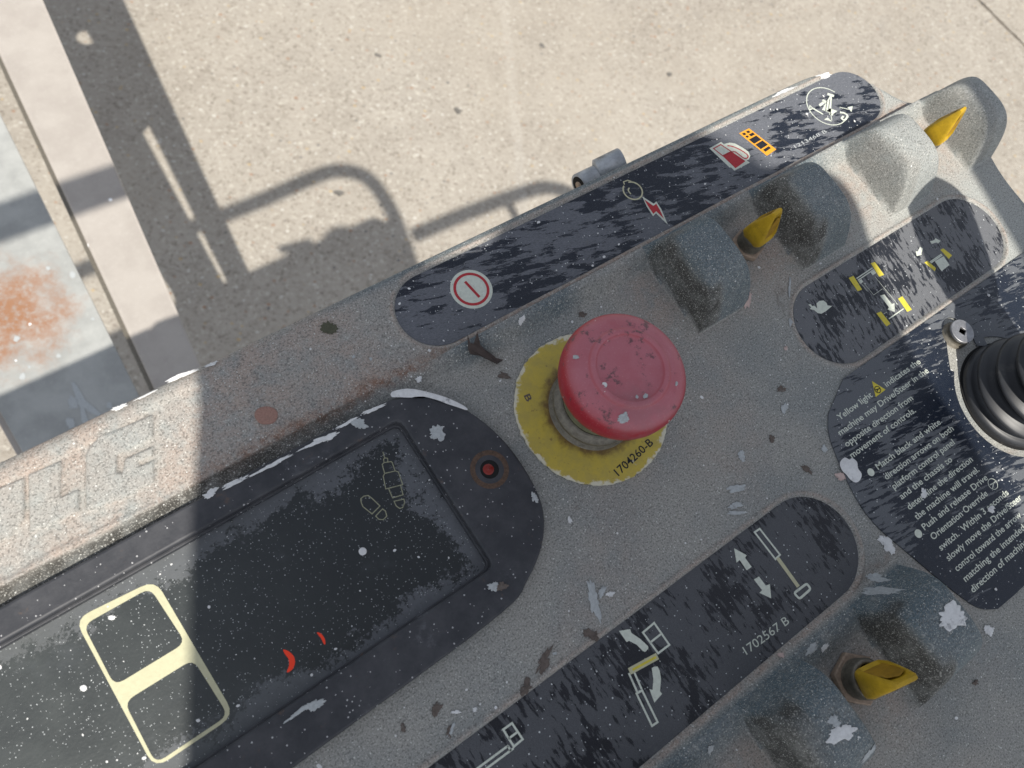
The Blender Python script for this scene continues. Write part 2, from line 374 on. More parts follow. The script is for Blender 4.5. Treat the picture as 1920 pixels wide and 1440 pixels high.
def blob2(cx, cy, rx, ry, ang=0, seed=0, k=40, amp=.18):
    r = np.random.default_rng(seed); ph = r.uniform(0, 6.28, 6); out = []
    for i in range(k):
        t = 2 * math.pi * i / k; s = 1 + sum(amp / (j + 1) ** .7 * math.sin((j + 2) * t + ph[j]) for j in range(6)) * .55 + (amp > .1) * (.10 * math.sin(11 * t + ph[0]) + .07 * r.normal())
        x, y = rx * s * math.cos(t), ry * s * math.sin(t); out.append((cx + x * math.cos(ang) - y * math.sin(ang), cy + x * math.sin(ang) + y * math.cos(ang)))
    return out
# ------------------------------------------------------------------ ground
GZ = H - 2.45; RZ = H - 1.05
M['ground'] = mat_ground()
M['tube'] = mat_rail('cream_painted_tube', (.37, .335, .30), (.42, .385, .345), False)
M['plate'] = mat_rail('rusted_galvanised_plate', (.31, .315, .30), (.395, .40, .38), True)
g = link('ground', mesh([(-60, -60, GZ - .03), (60, -60, GZ - .03), (60, 60, GZ - .03), (-60, 60, GZ - .03)], [[0, 1, 2, 3]]), mat_flat('joint_dirt', (.14, .12, .10), .9, .3, (.05, .045, .04), sc=30))
g['kind'] = 'structure'
ja = np.array(P(1835, 0, GZ)[:2]); jb = np.array(P(1926, 91, GZ)[:2]); jd = (jb - ja) / np.linalg.norm(jb - ja); jn = np.array([-jd[1], jd[0]])
if jn @ (np.array(P(1900, 0, GZ)[:2]) - ja) < 0: jn = -jn
def halfplane(off, far):
    a = ja + jn * off; return [tuple(a - jd * 14), tuple(a + jd * 14), tuple(a + jd * 14 + jn * far), tuple(a - jd * 14 + jn * far)]
for off, far in ((-.008, -25), (.010, 25)):
    # slightly broken slab edge along the joint
    a = ja + jn * off; pts = [tuple(a + jd * t + jn * rng.normal(0, .003)) for t in np.arange(-3, 6, .05)]
    pts = [tuple(a - jd * 14)] + pts + [tuple(a + jd * 14), tuple(a + jd * 14 + jn * far), tuple(a - jd * 14 + jn * far)]
    o = plate('concrete_slab', [pts], GZ - .03, GZ, M['ground'], None, 0); o['kind'] = 'structure'
    if far < 0: slab0 = o
    o['label'] = 'large pale concrete slab below the machine' if far < 0 else 'concrete slab beyond the joint at the upper right'
for bx in ((858, 208, 7, 5, .3, 201), (708, 104, 6, 3, .5, 202), (1255, 140, 5, 3, .2, 203), (635, 362, 9, 5, .4, 204), (1016, 86, 6, 3, .5, 205)):
    pts = PP(blob2(*bx, amp=.3), GZ); c_ = M.setdefault('smudge', mat_flat('ground_smudge', (.15, .14, .125), .9, .3, (.27, .25, .21), sc=45, dirtamt=.8))
    plate('dark_smudge', [pts], GZ - .001, GZ + .003, c_, slab0, 0)
o = link('joint_filler', mesh([(*(ja + jn * q + jd * t), GZ - .012) for t, q in ((-14, -.009), (14, -.009), (14, .011), (-14, .011))], [[0, 1, 2, 3]]),
         mat_flat('sandy_joint_filler', (.20, .16, .12), .95, .3, (.06, .05, .04), sc=120), None); o['kind'] = 'structure'

# ------------------------------------------------------------------ steelwork beside and behind the panel
def ext(a, b, t): a = np.array(a, float); b = np.array(b, float); return tuple(a + (b - a) * t)
l0, l1 = (0, 105), (285, 722); r0, r1 = (80, 0), (375, 682)
tb = empty('square_tube'); tag(tb, 'cream painted square steel tube running away beside the rusty plate', 'steel tube')
q = PP([ext(l0, l1, -3.2), ext(l0, l1, 1.6), ext(r0, r1, 1.65), ext(r0, r1, -3.0)], RZ)
o = plate('tube_body', [q], RZ - .06, RZ, M['tube'], tb, .004, 3)
q = PP([ext((-7, 108), (278, 727), -1.2), ext((-7, 108), (278, 727), 1.6), ext(l0, l1, 1.6), ext(l0, l1, -1.2)], RZ - .004)
plate('dark_gap_strip', [q], RZ - .02, RZ - .006, M['thread'], tb)  # dark strip painted in for the shaded gap beside the tube
sp = empty('steel_plate'); tag(sp, 'wide galvanised steel plate with an orange rust patch at the left edge', 'steel plate')
q = PP([ext((0, 215), (262, 745), -4), ext((0, 215), (262, 745), 1.5), ext((-4, 765), (60, 880), 2.5), (-4, 765), (-330, 190), (-900, -900), (-1300, -2200)], RZ)
hl = P(-328, -401, RZ); q_h = [(hl[0] + .033 * math.cos(t), hl[1] + .033 * math.sin(t)) for t in np.linspace(0, 6.2832, 32, endpoint=False)]
gp = PP([ext((0, 215), (262, 745), -4), ext((0, 215), (262, 745), -.45), ext(l0, l1, -.27), ext(l0, l1, -3)], RZ)
plate('gusset', [gp], RZ - .018, RZ - .010, M['galv'], sp)
plate('plate_face', [q, q_h], RZ - .008, RZ, M['plate'], sp, .001)
q2 = PP([(-26, 700), (-4, 762), ext((-4, 765), (60, 880), 2.5), ext((-16, 768), (48, 882), 2.5), (-16, 768)], RZ - .01)
plate('folded_edge', [q2], RZ - .05, RZ - .009, M['tube'], sp)
ink = Ink(RZ + .0006)
ink.px([(133, 718), (140, 716), (150, 732), (160, 750), (172, 760), (190, 775), (186, 781), (166, 772), (158, 765), (166, 790), (160, 800), (152, 788), (150, 765), (141, 742)])
for a in ((137, 755, 9, 13, 0, 3), (132, 793, 9, 10, 0, 4), (205, 760, 6, 6, 0, 5), (31, 635, 6, 5, 0, 6), (42, 706, 6, 6, 0, 7), (110, 667, 4, 4, 0, 8), (136, 515, 6, 6, 0, 9), (55, 688, 3, 3, 0, 10), (90, 503, 4, 4, 0, 11), (174, 598, 3, 3, 0, 12)):
    ink.next().px(blob2(*a))
ink.build('paint_spot', M['greypaint'], sp)

# guard rails of the platform (above and behind the viewpoint; their shadows cross the ground)
def lift(px, py, zt):
    """point at height zt whose sun shadow falls on ground pixel px, py"""
    p = Vector(P(px, py, GZ)); return p + to_sun * ((zt - GZ) / to_sun.z)
M['rail'] = mat_flat('grey_rail_paint', (.25, .27, .28), .5, sc=60)
gr = empty('guard_rail'); tag(gr, 'bent round guard rail of the work platform whose looped shadow lies on the concrete', 'guard rail')
path = smoothloop([(120, 520), (330, 438), (480, 380), (590, 332), (640, 320), (690, 335), (728, 385), (752, 440), (775, 510), (800, 590)], 6, False)
link('rail_tube', tube([lift(x, y, .62) for x, y in path], .027), M['rail'], gr, True)
path = smoothloop([(775, 442), (880, 398), (985, 360), (1030, 352), (1080, 368), (1120, 410), (1170, 500)], 6, False)
link('rail_tube', tube([lift(x, y, .62) for x, y in path], .027), M['rail'], gr, True)
link('rail_brace', tube([lift(x, y, .62) for x, y in ((945, 378), (960, 392), (972, 420))], .016), M['rail'], gr, True)

# person holding the phone: phone, head, jacket and arms shade the middle of the panel
person = empty('person', loc=(0, 0, 0)); tag(person, 'person in a dark jacket leaning over the panel whose shadow covers its middle', 'person')
M['jacket'] = mat_flat('dark_jacket', (.03, .035, .05), .9, sc=40); M['skin'] = mat_flat('skin', (.45, .28, .2), .6, sc=40)
sil = [(372, 600), (560, 545), (730, 508), (1000, 440), (1266, 352), (1400, 318), (1490, 312), (1560, 325), (1605, 375), (1632, 455), (1662, 555), (1700, 645), (1750, 729), (1805, 808), (1850, 880), (1930, 1010), (2010, 1250), (2050, 1750), (330, 1750), (347, 1440), (360, 1000), (372, 750)]
sil = rounded(smoothloop(sil, 3), .5, 2)
base = [Vector(P(x, y, 0)) for x, y in sil]; cen = sum(base, Vector()) / len(base)
rings = []
for zt, sc in ((.36, .90), (.40, .985), (.46, 1.0), (.52, .985), (.60, .93), (.68, .80), (.74, .62)):
    d = to_sun * (zt / to_sun.z); rings.append([cen + (b - cen) * sc + d for b in base])
k = len(base); vs = [v for r in rings for v in r]; fs = [[j * k + i, j * k + (i + 1) % k, (j + 1) * k + (i + 1) % k, (j + 1) * k + i] for j in range(len(rings) - 1) for i in range(k)]
fs += [list(range(k))[::-1], [(len(rings) - 1) * k + i for i in range(k)]]
link('jacket', mesh(vs, fs), M['jacket'], person, True)
hc = cen + to_sun * (.86 / to_sun.z)
link('head', lathe([(.001, -.13), (.05, -.12), (.075, -.08), (.088, -.02), (.09, .03), (.08, .08), (.05, .115), (.001, .125)], hc, 32), M['skin'], person, True)
cz = Vector((0, 0, H)) - Vector((-za.x, -za.y, -za.z)) * .012
ph = []
for px, py in ((170, 545), (770, 395), (812, 560), (215, 695)):
    p = Vector(P(px, py, 0)); ph.append(p)
phn = empty('mobile_phone'); tag(phn, 'mobile phone held above the panel to take the picture', 'phone')
# a slab just behind the lens: intersect the sun lines with the plane behind the camera
nrm = za
vs = []
for off in (.010, .018):
    for p in ph:
        o_ = Vector((0, 0, H)) + nrm * off; t = (o_ - p).dot(nrm) / to_sun.dot(nrm); vs.append(tuple(p + to_sun * t))
link('phone_case', mesh(vs, [[0, 1, 2, 3], [7, 6, 5, 4], [0, 4, 5, 1], [1, 5, 6, 2], [2, 6, 7, 3], [3, 7, 4, 0]]), M['black'], phn)

# ------------------------------------------------------------------ control panel housing (moulded plastic, one height-mapped skin)
PANEL = empty('control_panel'); tag(PANEL, 'paint-spattered grey machine control panel with red stop button and yellow toggles', 'control panel')
mm = .001
def sst(x, a, b):
    t = np.clip((x - a) / (b - a), 0, 1); return t * t * (3 - 2 * t)
def capsule(u, v, ua, ub, vc, r):
    x = np.clip(u, ua, ub); return np.hypot(u - x, v - vc) - r
PILLS = {'1': (96.6, 339.8, 93.0, 15.6), '2': (-160, 169.8, -60.2, 20.2), '3': (245.5, 340.5, 6.4, 19.6)}
FINS = [(184.5, 73.5), (246.5, 73.5), (308, 73.5), (366.5, 73.5), (166, -85), (106.5, -85), (46, -85)]
FW = [28, 28, 28, 23, 30, 30, 30]
OUT = smoothloop([(-170, 113.5)] + [(x, 113.5) for x in range(-120, 301, 60)] + [(318, 113.4), (330, 112.5), (341, 108.5), (350, 102.5), (358, 94), (365, 82), (372, 76.5), (383, 75.5), (390, 72), (392, 60), (391.5, 45), (389.5, 33), (387, 22), (386, 5), (386, -60), (386, -140), (386, -215), (300, -225), (100, -225), (-100, -225), (-170, -225), (-172, -60), (-172, 60)], 4)
OUTA = np.array(OUT)
def inpoly(u, v, poly):
    inside = np.zeros(u.shape, bool); n = len(poly)
    for i in range(n):
        x0, y0 = poly[i]; x1, y1 = poly[(i + 1) % n]
        if y0 == y1: continue
        c = ((y0 > v) != (y1 > v)) & (u < (x1 - x0) * (v - y0) / (y1 - y0) + x0); inside ^= c
    return inside
def polysd(u, v, poly):
    d = np.full(u.shape, 1e9); n = len(poly)
    for i in range(n):
        x0, y0 = poly[i]; x1, y1 = poly[(i + 1) % n]; ex, ey = x1 - x0, y1 - y0; l = ex * ex + ey * ey
        if l < 1e-9: continue
        t = np.clip(((u - x0) * ex + (v - y0) * ey) / l, 0, 1); d = np.minimum(d, np.hypot(u - x0 - t * ex, v - y0 - t * ey))
    return np.where(inpoly(u, v, poly), -d, d)
def mmP(pts, z=0.): return [(p[0] * 1e3, p[1] * 1e3) for p in PP(pts, z)]
LOGO_FIELD = smoothloop(mmP([(-60, 1035), (-40, 935), (100, 868), (230, 800), (330, 742), (385, 724), (430, 738), (458, 775), (462, 825), (440, 862), (380, 905), (250, 965), (100, 1035), (0, 1090)]), 5)
G_OUT = mmP([(288, 781), (291, 905), (235, 935), (165, 960), (164, 905), (164, 858), (172, 838), (190, 822), (221, 809)])
G_SLIT = mmP([(292, 822), (240, 845), (222, 855), (220, 888), (232, 890), (237, 863), (292, 838)])
G_NOTCH = mmP([(262, 868), (292, 855), (292, 864), (264, 877)])
L_BLK = mmP([(57, 892), (118, 866), (116, 935), (150, 920), (150, 962), (60, 1000)])
J_BLK = mmP([(-40, 935), (49, 898), (49, 975), (20, 1010), (-40, 1035)])
def fin_h(u, v, i):
    u0, vb = FINS[i]; wd = FW[i]; x = u - u0 - (vb - v) * .03; y = vb - v; Hh = 27.
    f = lambda t, p: 1 - (1 - np.clip(t, 0, 1)) ** p
    dep = 41.5
    side = np.minimum(f(x / 10.0, 3.2), f((wd - x) / 8.0, 3.4))
    front = f((dep - y) / 25, 2.4); back = f((y + 1.5) / 15, 2.4)
    a = np.maximum(side, 1e-6); b = np.maximum(front, 1e-6); c = np.maximum(back, 1e-6); kk = 6.
    return Hh * np.where((side > 0) & (front > 0) & (back > 0), (a ** -kk + b ** -kk + c ** -kk) ** (-1 / kk) * 1.03, 0)
def height(u, v, full=True):
    h = np.zeros_like(u)
    # long ridges between the strips and the working face
    h += 5.0 * sst(v, 64.5, 73.0) * (1 - sst(v, 74.6, 75.6)) * sst(u, 68, 100)
    h += 3.4 * sst(v, -95, -86.5) * (1 - sst(v, -84.5, -81.5)) * (1 - sst(u, 188, 203))
    for i in range(len(FINS)):
        fh = fin_h(u, v, i)
        h = np.where(fh > 0, np.maximum(h, fh) + .0, h)
    for kx in PILLS:
        sd = capsule(u, v, *PILLS[kx]); h -= .9 * (1 - sst(sd, -.7, .3)); h += .75 * np.exp(-((sd - 1.2) / .75) ** 2)
    s = polysd(u, v, G_OUT); s = np.maximum(s, -polysd(u, v, G_SLIT)); s = np.maximum(s, -polysd(u, v, G_NOTCH))
    s = np.minimum(s, polysd(u, v, L_BLK)); s = np.minimum(s, polysd(u, v, J_BLK))
    lf = polysd(u, v, LOGO_FIELD)
    h -= .7 * (1 - sst(lf, -.9, .5)); h += 1.3 * (1 - sst(s, -.4, .4))
    h += 1.6 * sst(v, 75.0, 76.4) * (1 - sst(v, 108, 113)) * (1 - sst(u, 40, 85))
    h -= 6.0 * (u < 66) * (u > -136) * (v > -5) * (v < 65)
    # groove where the far edge rolls over, and mould waviness
    h += .12 * np.sin(u * .11) * np.sin(v * .09 + 1)
    return h, s, lf
g0 = .5
U, V = np.meshgrid(np.arange(-171, 396, g0), np.arange(-214, 114.6, g0))
hh, slogo, lfield = height(U, V)
sd = polysd(U, V, OUT)
r_ = 3.2; inn = np.clip(r_ + sd, 0, r_)
edge = r_ - np.sqrt(np.maximum(r_ * r_ - inn * inn, 0)); edge = np.where(sd >= 0, r_, edge)
hh = np.where(sd > -1.0, np.minimum(hh, 30) * np.clip(-sd / 1.0, 0, 1) + 0, hh) - edge
# snap the first row outside onto the outline
gy, gx = np.gradient(sd, g0); gl = np.hypot(gx, gy) + 1e-9
sn = sd > 0
Us = np.where(sn, U - gx / gl * sd, U); Vs = np.where(sn, V - gy / gl * sd, V)
keepv = sd < g0 * 1.45
# cut-out corners nobody can see (far lower-left and lower-right stay)
idx = -np.ones(U.shape, int); fk = keepv[:-1, :-1] & keepv[1:, :-1] & keepv[:-1, 1:] & keepv[1:, 1:]
use = np.zeros(U.shape, bool); use[:-1, :-1] |= fk; use[1:, :-1] |= fk; use[:-1, 1:] |= fk; use[1:, 1:] |= fk
idx[use] = np.arange(use.sum())
co = np.stack([Us[use], Vs[use], hh[use]], 1) * mm
quads = np.stack([idx[:-1, :-1][fk], idx[:-1, 1:][fk], idx[1:, 1:][fk], idx[1:, :-1][fk]], 1)
me = bpy.data.meshes.new('housing'); nv, nf = len(co), len(quads)
me.vertices.add(nv); me.vertices.foreach_set('co', co.ravel().astype(np.float32))
me.loops.add(nf * 4); me.loops.foreach_set('vertex_index', quads.ravel().astype(np.int32))
me.polygons.add(nf); me.polygons.foreach_set('loop_start', np.arange(0, nf * 4, 4, dtype=np.int32)); me.polygons.foreach_set('loop_total', np.full(nf, 4, np.int32))
me.update(calc_edges=True)
# dirt, wear and plain tone masks
def smooth_noise(u, v, s, seed):
    r = np.random.default_rng(seed); out = np.zeros_like(u)
    for _ in range(10):
        a = r.uniform(0, 6.28); f = r.uniform(.6, 1.6) / s; out += np.sin((u * math.cos(a) + v * math.sin(a)) * f + r.uniform(0, 6.28))
    return out / 3.2
wn = smooth_noise(U, V, 9, 1)
finm = np.zeros_like(U); leftf = np.zeros_like(U); pock = np.zeros_like(U)
for i in range(len(FINS)):
    u0, vb = FINS[i]; fh = fin_h(U, V, i); wd = FW[i]; finm = np.maximum(finm, (fh > .3))
    x = U - u0; y = vb - V
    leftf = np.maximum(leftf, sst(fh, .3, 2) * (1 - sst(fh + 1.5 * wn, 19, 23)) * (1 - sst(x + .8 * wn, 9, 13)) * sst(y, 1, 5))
    pock = np.maximum(pock, np.exp(-((x + 8) / 12) ** 2 - ((y - 22) / 22) ** 2) * (fh <= .5) * (U > 90))
    pock = np.maximum(pock, .8 * np.exp(-((x - wd - 6) / 9) ** 2 - ((y - 22) / 20) ** 2) * (fh <= .5) * (U > 90))
ridge = sst(V, 64, 69) * (1 - sst(V, 74.8, 75.4)) * sst(U, 70, 100); ridge2 = sst(V, -98, -88) * (1 - sst(V, -84, -82)) * (1 - sst(U, 190, 205))
blue = np.clip(.9 * ridge * (.6 + .5 * wn) + .8 * ridge2 + (finm * (1 - leftf)) * .8 + sst(sd, -5, -1.5) * sst(U, 30, 90) * .8, 0, 1)
ledge = sst(V, 75.5, 77)
dust = np.clip(1.0 * ledge * (1 - sst(U, 55, 110)) * (.75 + .3 * wn) + .9 * pock + .35 * sst(smooth_noise(U, V, 16, 5), .2, 1.2) + .6 * np.exp(-((V - 76.5) / 2.2) ** 2), 0, 1)
dust *= (1 - .5 * (slogo < 0)) * (1 - blue * .8)
for kx in PILLS:
    sp_ = capsule(U, V, *PILLS[kx]); bead = np.exp(-((sp_ - 1.1) / 1.0) ** 2)
    dust = np.maximum(dust, bead * .95); blue *= (1 - bead)
rust = .85 * np.exp(-((V - 76.5 - wn) / 3.2) ** 2) * sst(U, -20, 20) * (1 - sst(U, 75, 100)) + .5 * np.exp(-((V - 77) / 1.5) ** 2) * (U > 95)
rust += .5 * np.exp(-((V + 80) / 2) ** 2) * .6
grime_dark = np.clip(leftf * .95 + .35 * np.exp(-((V - 71) / 2.5) ** 2) * (U < 100) + .95 * sst(V, 67, 68) * (1 - sst(V + .6 * wn, 75.2, 76.2)) * (1 - sst(U, 10, 80)), 0, 1)  # fin grime, plus a dark strip along the ledge beside the bezel
paler = np.clip(sst(U + .5 * V, 255, 330) * (1 - .3 * sst(-V, 20, 60)) + .55 * (U < 20) * ledge, 0, 1) * (1 - .5 * leftf)  # paler tone towards the far right and at the ledge's left end
grime_dark *= (1 - .75 * sst(U, 285, 310))
blue *= (1 - .75 * sst(U, 285, 310) * sst(V, 0, 20))
for nm, ar in (('blue', blue), ('dust', dust), ('rust', np.clip(rust, 0, 1)), ('grime_dark', grime_dark), ('paler', paler)):
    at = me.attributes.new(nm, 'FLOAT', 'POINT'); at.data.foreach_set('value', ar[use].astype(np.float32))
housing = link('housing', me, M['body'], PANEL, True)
# side wall and floor of the housing
k = len(OUT); vs = [(x * mm, y * mm, -r_ * mm) for x, y in OUT] + [((x - 110) * .985 * mm + .110, y * .985 * mm, -.055) for x, y in OUT]
fs = [[i, (i + 1) % k, k + (i + 1) % k, k + i] for i in range(k)] + [[k + i for i in range(k)][::-1]]
M['wall'] = mat_flat('side_wall_plastic', (.13, .15, .16), .7, sc=200)
link('side_wall', mesh(vs, fs), M['wall'], PANEL, True)

plate('housing_end', [[(-.172, .1135), (-.75, .1135), (-.75, -.225), (-.172, -.225)]], -.055, 0, M['wall'], PANEL, .003)
def hz(u, v):
    """surface height in metres at panel metres u, v"""
    a = np.array([[u * 1e3]]); b = np.array([[v * 1e3]]); return float(height(a, b)[0][0, 0]) * mm

# ------------------------------------------------------------------ decals (films in the recesses)
def cap_loop(ua, ub, vc, r, ins=.25, k=24):
    r -= ins; pts = [((ub + r * math.cos(t)) * mm, (vc + r * math.sin(t)) * mm) for t in np.linspace(-math.pi / 2, math.pi / 2, k)]
    return pts + [((ua + r * math.cos(t)) * mm, (vc + r * math.sin(t)) * mm) for t in np.linspace(math.pi / 2, 3 * math.pi / 2, k)]
DZ = -.0003
D1 = plate('switch_label_strip', [cap_loop(*PILLS['1'])], -.0012, DZ, M['decal1'], PANEL); D1['label'] = 'scuffed navy label strip along the far edge of the panel'
D2 = plate('boom_label_strip', [cap_loop(*PILLS['2'])], -.0012, DZ, M['decal2'], PANEL); D2['label'] = 'black label strip with boom symbols'
D3 = plate('drive_label_strip', [cap_loop(*PILLS['3'])], -.0012, DZ, M['decal3'], PANEL); D3['label'] = 'worn black label strip with yellow wheels and a snail'
z1 = DZ + .00006; z2 = z1 + .00006; z3 = z2 + .00006
# strip 1
c = P(884, 542, z1); R = .0084
Ink(z1).disc(c, R).build('off_symbol', M['pwhite'], D1)
Ink(z2).disc(c, R * .85, r0=R * .72).stroke([(872, 528), (899, 557)], .0011).build('off_symbol_ring', M['pred'], D1)
i = Ink(z1); cc = P(1186.5, 357.5, z1); rr = .0047
i.disc(cc, rr, 40, rr * .86, math.radians(120), math.radians(440)); i.stroke([(1184, 340), (1177, 338), (1169, 341), (1171, 346)], .0005); i.stroke([(1180, 352), (1178, 357), (1183, 364)], .0006, sm=4)
i.build('key_symbol', M['cream'], D1)
Ink(z1).px([(1204, 368), (1226, 382), (1230.5, 377.5), (1240, 392), (1252, 421), (1230, 400), (1224.5, 405.5), (1213, 388)]).build('spark_symbol_edge', M['pwhite'], D1)
Ink(z2).px([(1208, 374), (1225, 386), (1230.5, 382), (1237, 393), (1245, 410), (1230.5, 396), (1225, 401), (1215, 386)]).build('spark_symbol', M['pred'], D1)
Ink(z1).px([(1330, 278), (1352, 266), (1357, 270), (1368, 267.5), (1378, 269), (1391, 276), (1403, 284), (1407, 292), (1404, 299), (1400, 301), (1406, 305), (1377, 320), (1370, 313), (1369, 315)]).build('fuel_symbol_ground', M['pwhite'], D1)
i = Ink(z2).px([(1355, 292.5), (1371.5, 284), (1398, 302), (1379, 315.5)]).stroke([(1338, 278.5), (1351.5, 271), (1371, 284), (1355, 292)], .0005, True)
i.stroke([(1364, 273), (1375, 275), (1390, 282), (1402, 291), (1401, 296), (1395, 296.5), (1386, 290), (1378, 284.5), (1371, 285)], .00055, sm=3); i.build('fuel_symbol', M['pred'], D1)
A, B, Cc, Dd = (np.array(p, float) for p in ((1385.6, 250), (1404.5, 240.5), (1455.5, 280), (1438, 292)))
Ink(z1).px([tuple(A), tuple(B), tuple(Cc), tuple(Dd)]).build('cage_symbol', M['porange'], D1)
i = Ink(z2)
def cell(s0, s1, t0, t1):
    f = lambda s, t: tuple((A * (1 - t) + B * t) * (1 - s) + (Dd * (1 - t) + Cc * t) * s); i.px([f(s0, t0), f(s0, t1), f(s1, t1), f(s1, t0)])
cell(.05, .13, .15, .4); cell(.05, .13, .55, .8); cell(.17, .24, .15, .35); cell(.17, .26, .5, .9); cell(.31, .50, .13, .87); cell(.54, .74, .13, .87); cell(.79, .88, .2, .8)
i.build('cage_symbol_gaps', M['pdark'], D1)
i = Ink(z1); c = np.array(P(1551, 199, z1)[:2]); rr = .0112
i.disc(c, rr, 60, rr - .00045, math.radians(25), math.radians(285))
i.px([(1552, 174), (1564.5, 178), (1563, 182), (1551, 178)]); i.px([(1556, 180), (1560, 181), (1558, 211), (1541, 206)])
i.px([(1535, 196), (1543, 190), (1547, 193), (1538, 200)]); i.px([(1548, 209), (1556, 203), (1570, 208), (1562, 214)]); i.px([(1557, 211), (1563, 215), (1560, 217), (1554, 214)]); i.px([(1543, 186), (1552, 190), (1549, 194), (1541, 190)])
i.px([(1589, 201), (1599, 199), (1596.5, 210)]); i.px([(1545, 224), (1552, 220), (1560, 228)])
i.stroke([(1518, 197), (1524, 203), (1519, 206), (1518, 197)], .0005); i.stroke([(1524, 203), (1543, 214)], .0008)
i.stroke([(1575, 211), (1583, 212), (1589, 217), (1584, 225), (1578, 222), (1582, 218)], .0010, sm=3); i.stroke([(1557, 212), (1560, 226)], .0004); i.stroke([(1574, 201), (1592, 205)], .0004)
i.build('turntable_symbol', M['pwhite'], D1)
i = Ink(z2)
for a, b in (((1551, 186), (1548, 208)), ((1556, 186), (1553, 209.5))): i.stroke([a, b], .0003)
i.build('turntable_symbol_lines', M['pdark'], D1)
text('part_number', '1213468 B', (1492, 278), (1551, 248), .0019, z1, M['greypaint'], D1)
# strip 3
def q3(pts): return [(1480 + x / 4.3636, 340 + y / 4.3636) for x, y in pts]
i = Ink(z1)
for t in ([(665, 670), (700, 660), (775, 765), (735, 780)], [(485, 790), (525, 773), (595, 885), (560, 900)], [(890, 960), (925, 940), (1003, 1050), (965, 1068)],
          [(712, 1080), (750, 1065), (828, 1165), (795, 1187)], [(1235, 560), (1260, 548), (1332, 605), (1305, 635)], [(1105, 665), (1130, 650), (1200, 710), (1190, 735)]): i.px(q3(t)).next()
i.build('wheel_symbols', M['pyellow'], D3)
i = Ink(z1)
for a, b in (((550, 795), (680, 708)), ((560, 810), (690, 722)), ((815, 1125), (935, 1042)), ((1150, 660), (1245, 595)), ((1158, 668), (1252, 603))): i.stroke(q3([a, b]), .0005).next()
for a, b in (((610, 830), (690, 930)), ((700, 780), (890, 1010)), ((560, 800), (640, 900)), ((690, 930), (760, 880)), ((770, 1085), (800, 1070))): i.stroke(q3([a, b]), .00018).next()
i.next().px(q3([(742, 935), (778, 925), (838, 1003), (860, 998), (862, 1068), (803, 1048), (815, 1030)])); i.next().px(q3([(1190, 655), (1262, 612), (1310, 685), (1245, 735)]))
i.next().px(q3([(565, 815), (590, 800), (605, 822), (580, 840)])); i.next().px(q3([(665, 745), (695, 728), (710, 750), (682, 770)]))
i.next().px(q3([(1150, 490), (1185, 482), (1195, 465), (1238, 487), (1218, 508), (1205, 500), (1165, 512)])); i.next().px(q3([(1070, 537), (1093, 548), (1080, 590), (1085, 600), (1042, 612), (1035, 570), (1050, 575)]))
i.next().px(q3([(155, 1008), (175, 1004), (185, 1020), (205, 1018), (228, 1040), (222, 1000), (245, 978), (280, 975), (305, 995), (312, 1015), (350, 1020), (300, 1062), (262, 1083), (232, 1078), (205, 1055), (168, 1045), (178, 1030)]))
i.build('machine_and_snail_symbols', M['pwhite'], D3)
# strip 2
i = Ink(z1); sw = .0007
i.stroke([(1226.6, 1168), (1255, 1209), (1234, 1225), (1205.5, 1186)], sw, True); i.stroke([(1239.6, 1188.5), (1219.5, 1204.5)], sw)
i.next().stroke([(1179, 1262), (1195, 1298)], sw); i.stroke([(1189, 1260), (1203, 1292)], sw); i.stroke([(1193.5, 1300.5), (1204, 1294.5), (1233, 1354), (1222.5, 1361)], sw, True)
i.next().stroke([(1415, 998), (1424.5, 991.5), (1462.5, 1040), (1454, 1048.5)], sw, True); i.next().stroke(rounded([(1489, 1112), (1513, 1094), (1520, 1104.5), (1499, 1123)], 4, 4), .0009, True)
i.next().stroke([(960, 1356), (980, 1386), (963.5, 1400), (943.5, 1368)], sw, True); i.stroke([(969, 1373.5), (953.5, 1385)], sw)
i.stroke([(963, 1403), (900, 1450)], sw); i.stroke([(953, 1398), (880, 1452)], sw); i.stroke([(952, 1398), (958, 1408)], sw)
i.next().px([(1160.5, 1183), (1181.5, 1179.5), (1184, 1187), (1200, 1197.5), (1215.5, 1212), (1215.5, 1216.5), (1209.5, 1222.5), (1205, 1220.5), (1194, 1209), (1179.5, 1201.5), (1175, 1204)])
i.next().px([(1222, 1253), (1226, 1250), (1233, 1249.5), (1237, 1258), (1239.5, 1273), (1237.5, 1296), (1241.5, 1301), (1227, 1317.5), (1217.5, 1292), (1223.5, 1293.5), (1225, 1273)])
i.next().px([(1376.5, 1028), (1400, 1041), (1397, 1046), (1409.5, 1063), (1400, 1069.5), (1387, 1050), (1381, 1055)]); i.next().px([(1413.5, 1086.5), (1423, 1081), (1436, 1098), (1443.5, 1095), (1446, 1122), (1424, 1111.5), (1429, 1106.5)])
i.build('boom_symbols', M['pwhite'], D2)
i = Ink(z2); i.stroke([(1180, 1259), (1233, 1230)], .0023); i.next().stroke([(1458, 1046), (1497, 1100)], .0015); i.build('jib_bar_symbol', M['cream'], D2)
i = Ink(z3); i.stroke([(1186, 1256), (1230, 1232)], .0008); i.build('jib_bar_stripe', M['pyellow'], D2)
text('part_number', '1702567 B', (1400, 1228), (1481, 1168), .0031, z1, M['pwhite'], D2)

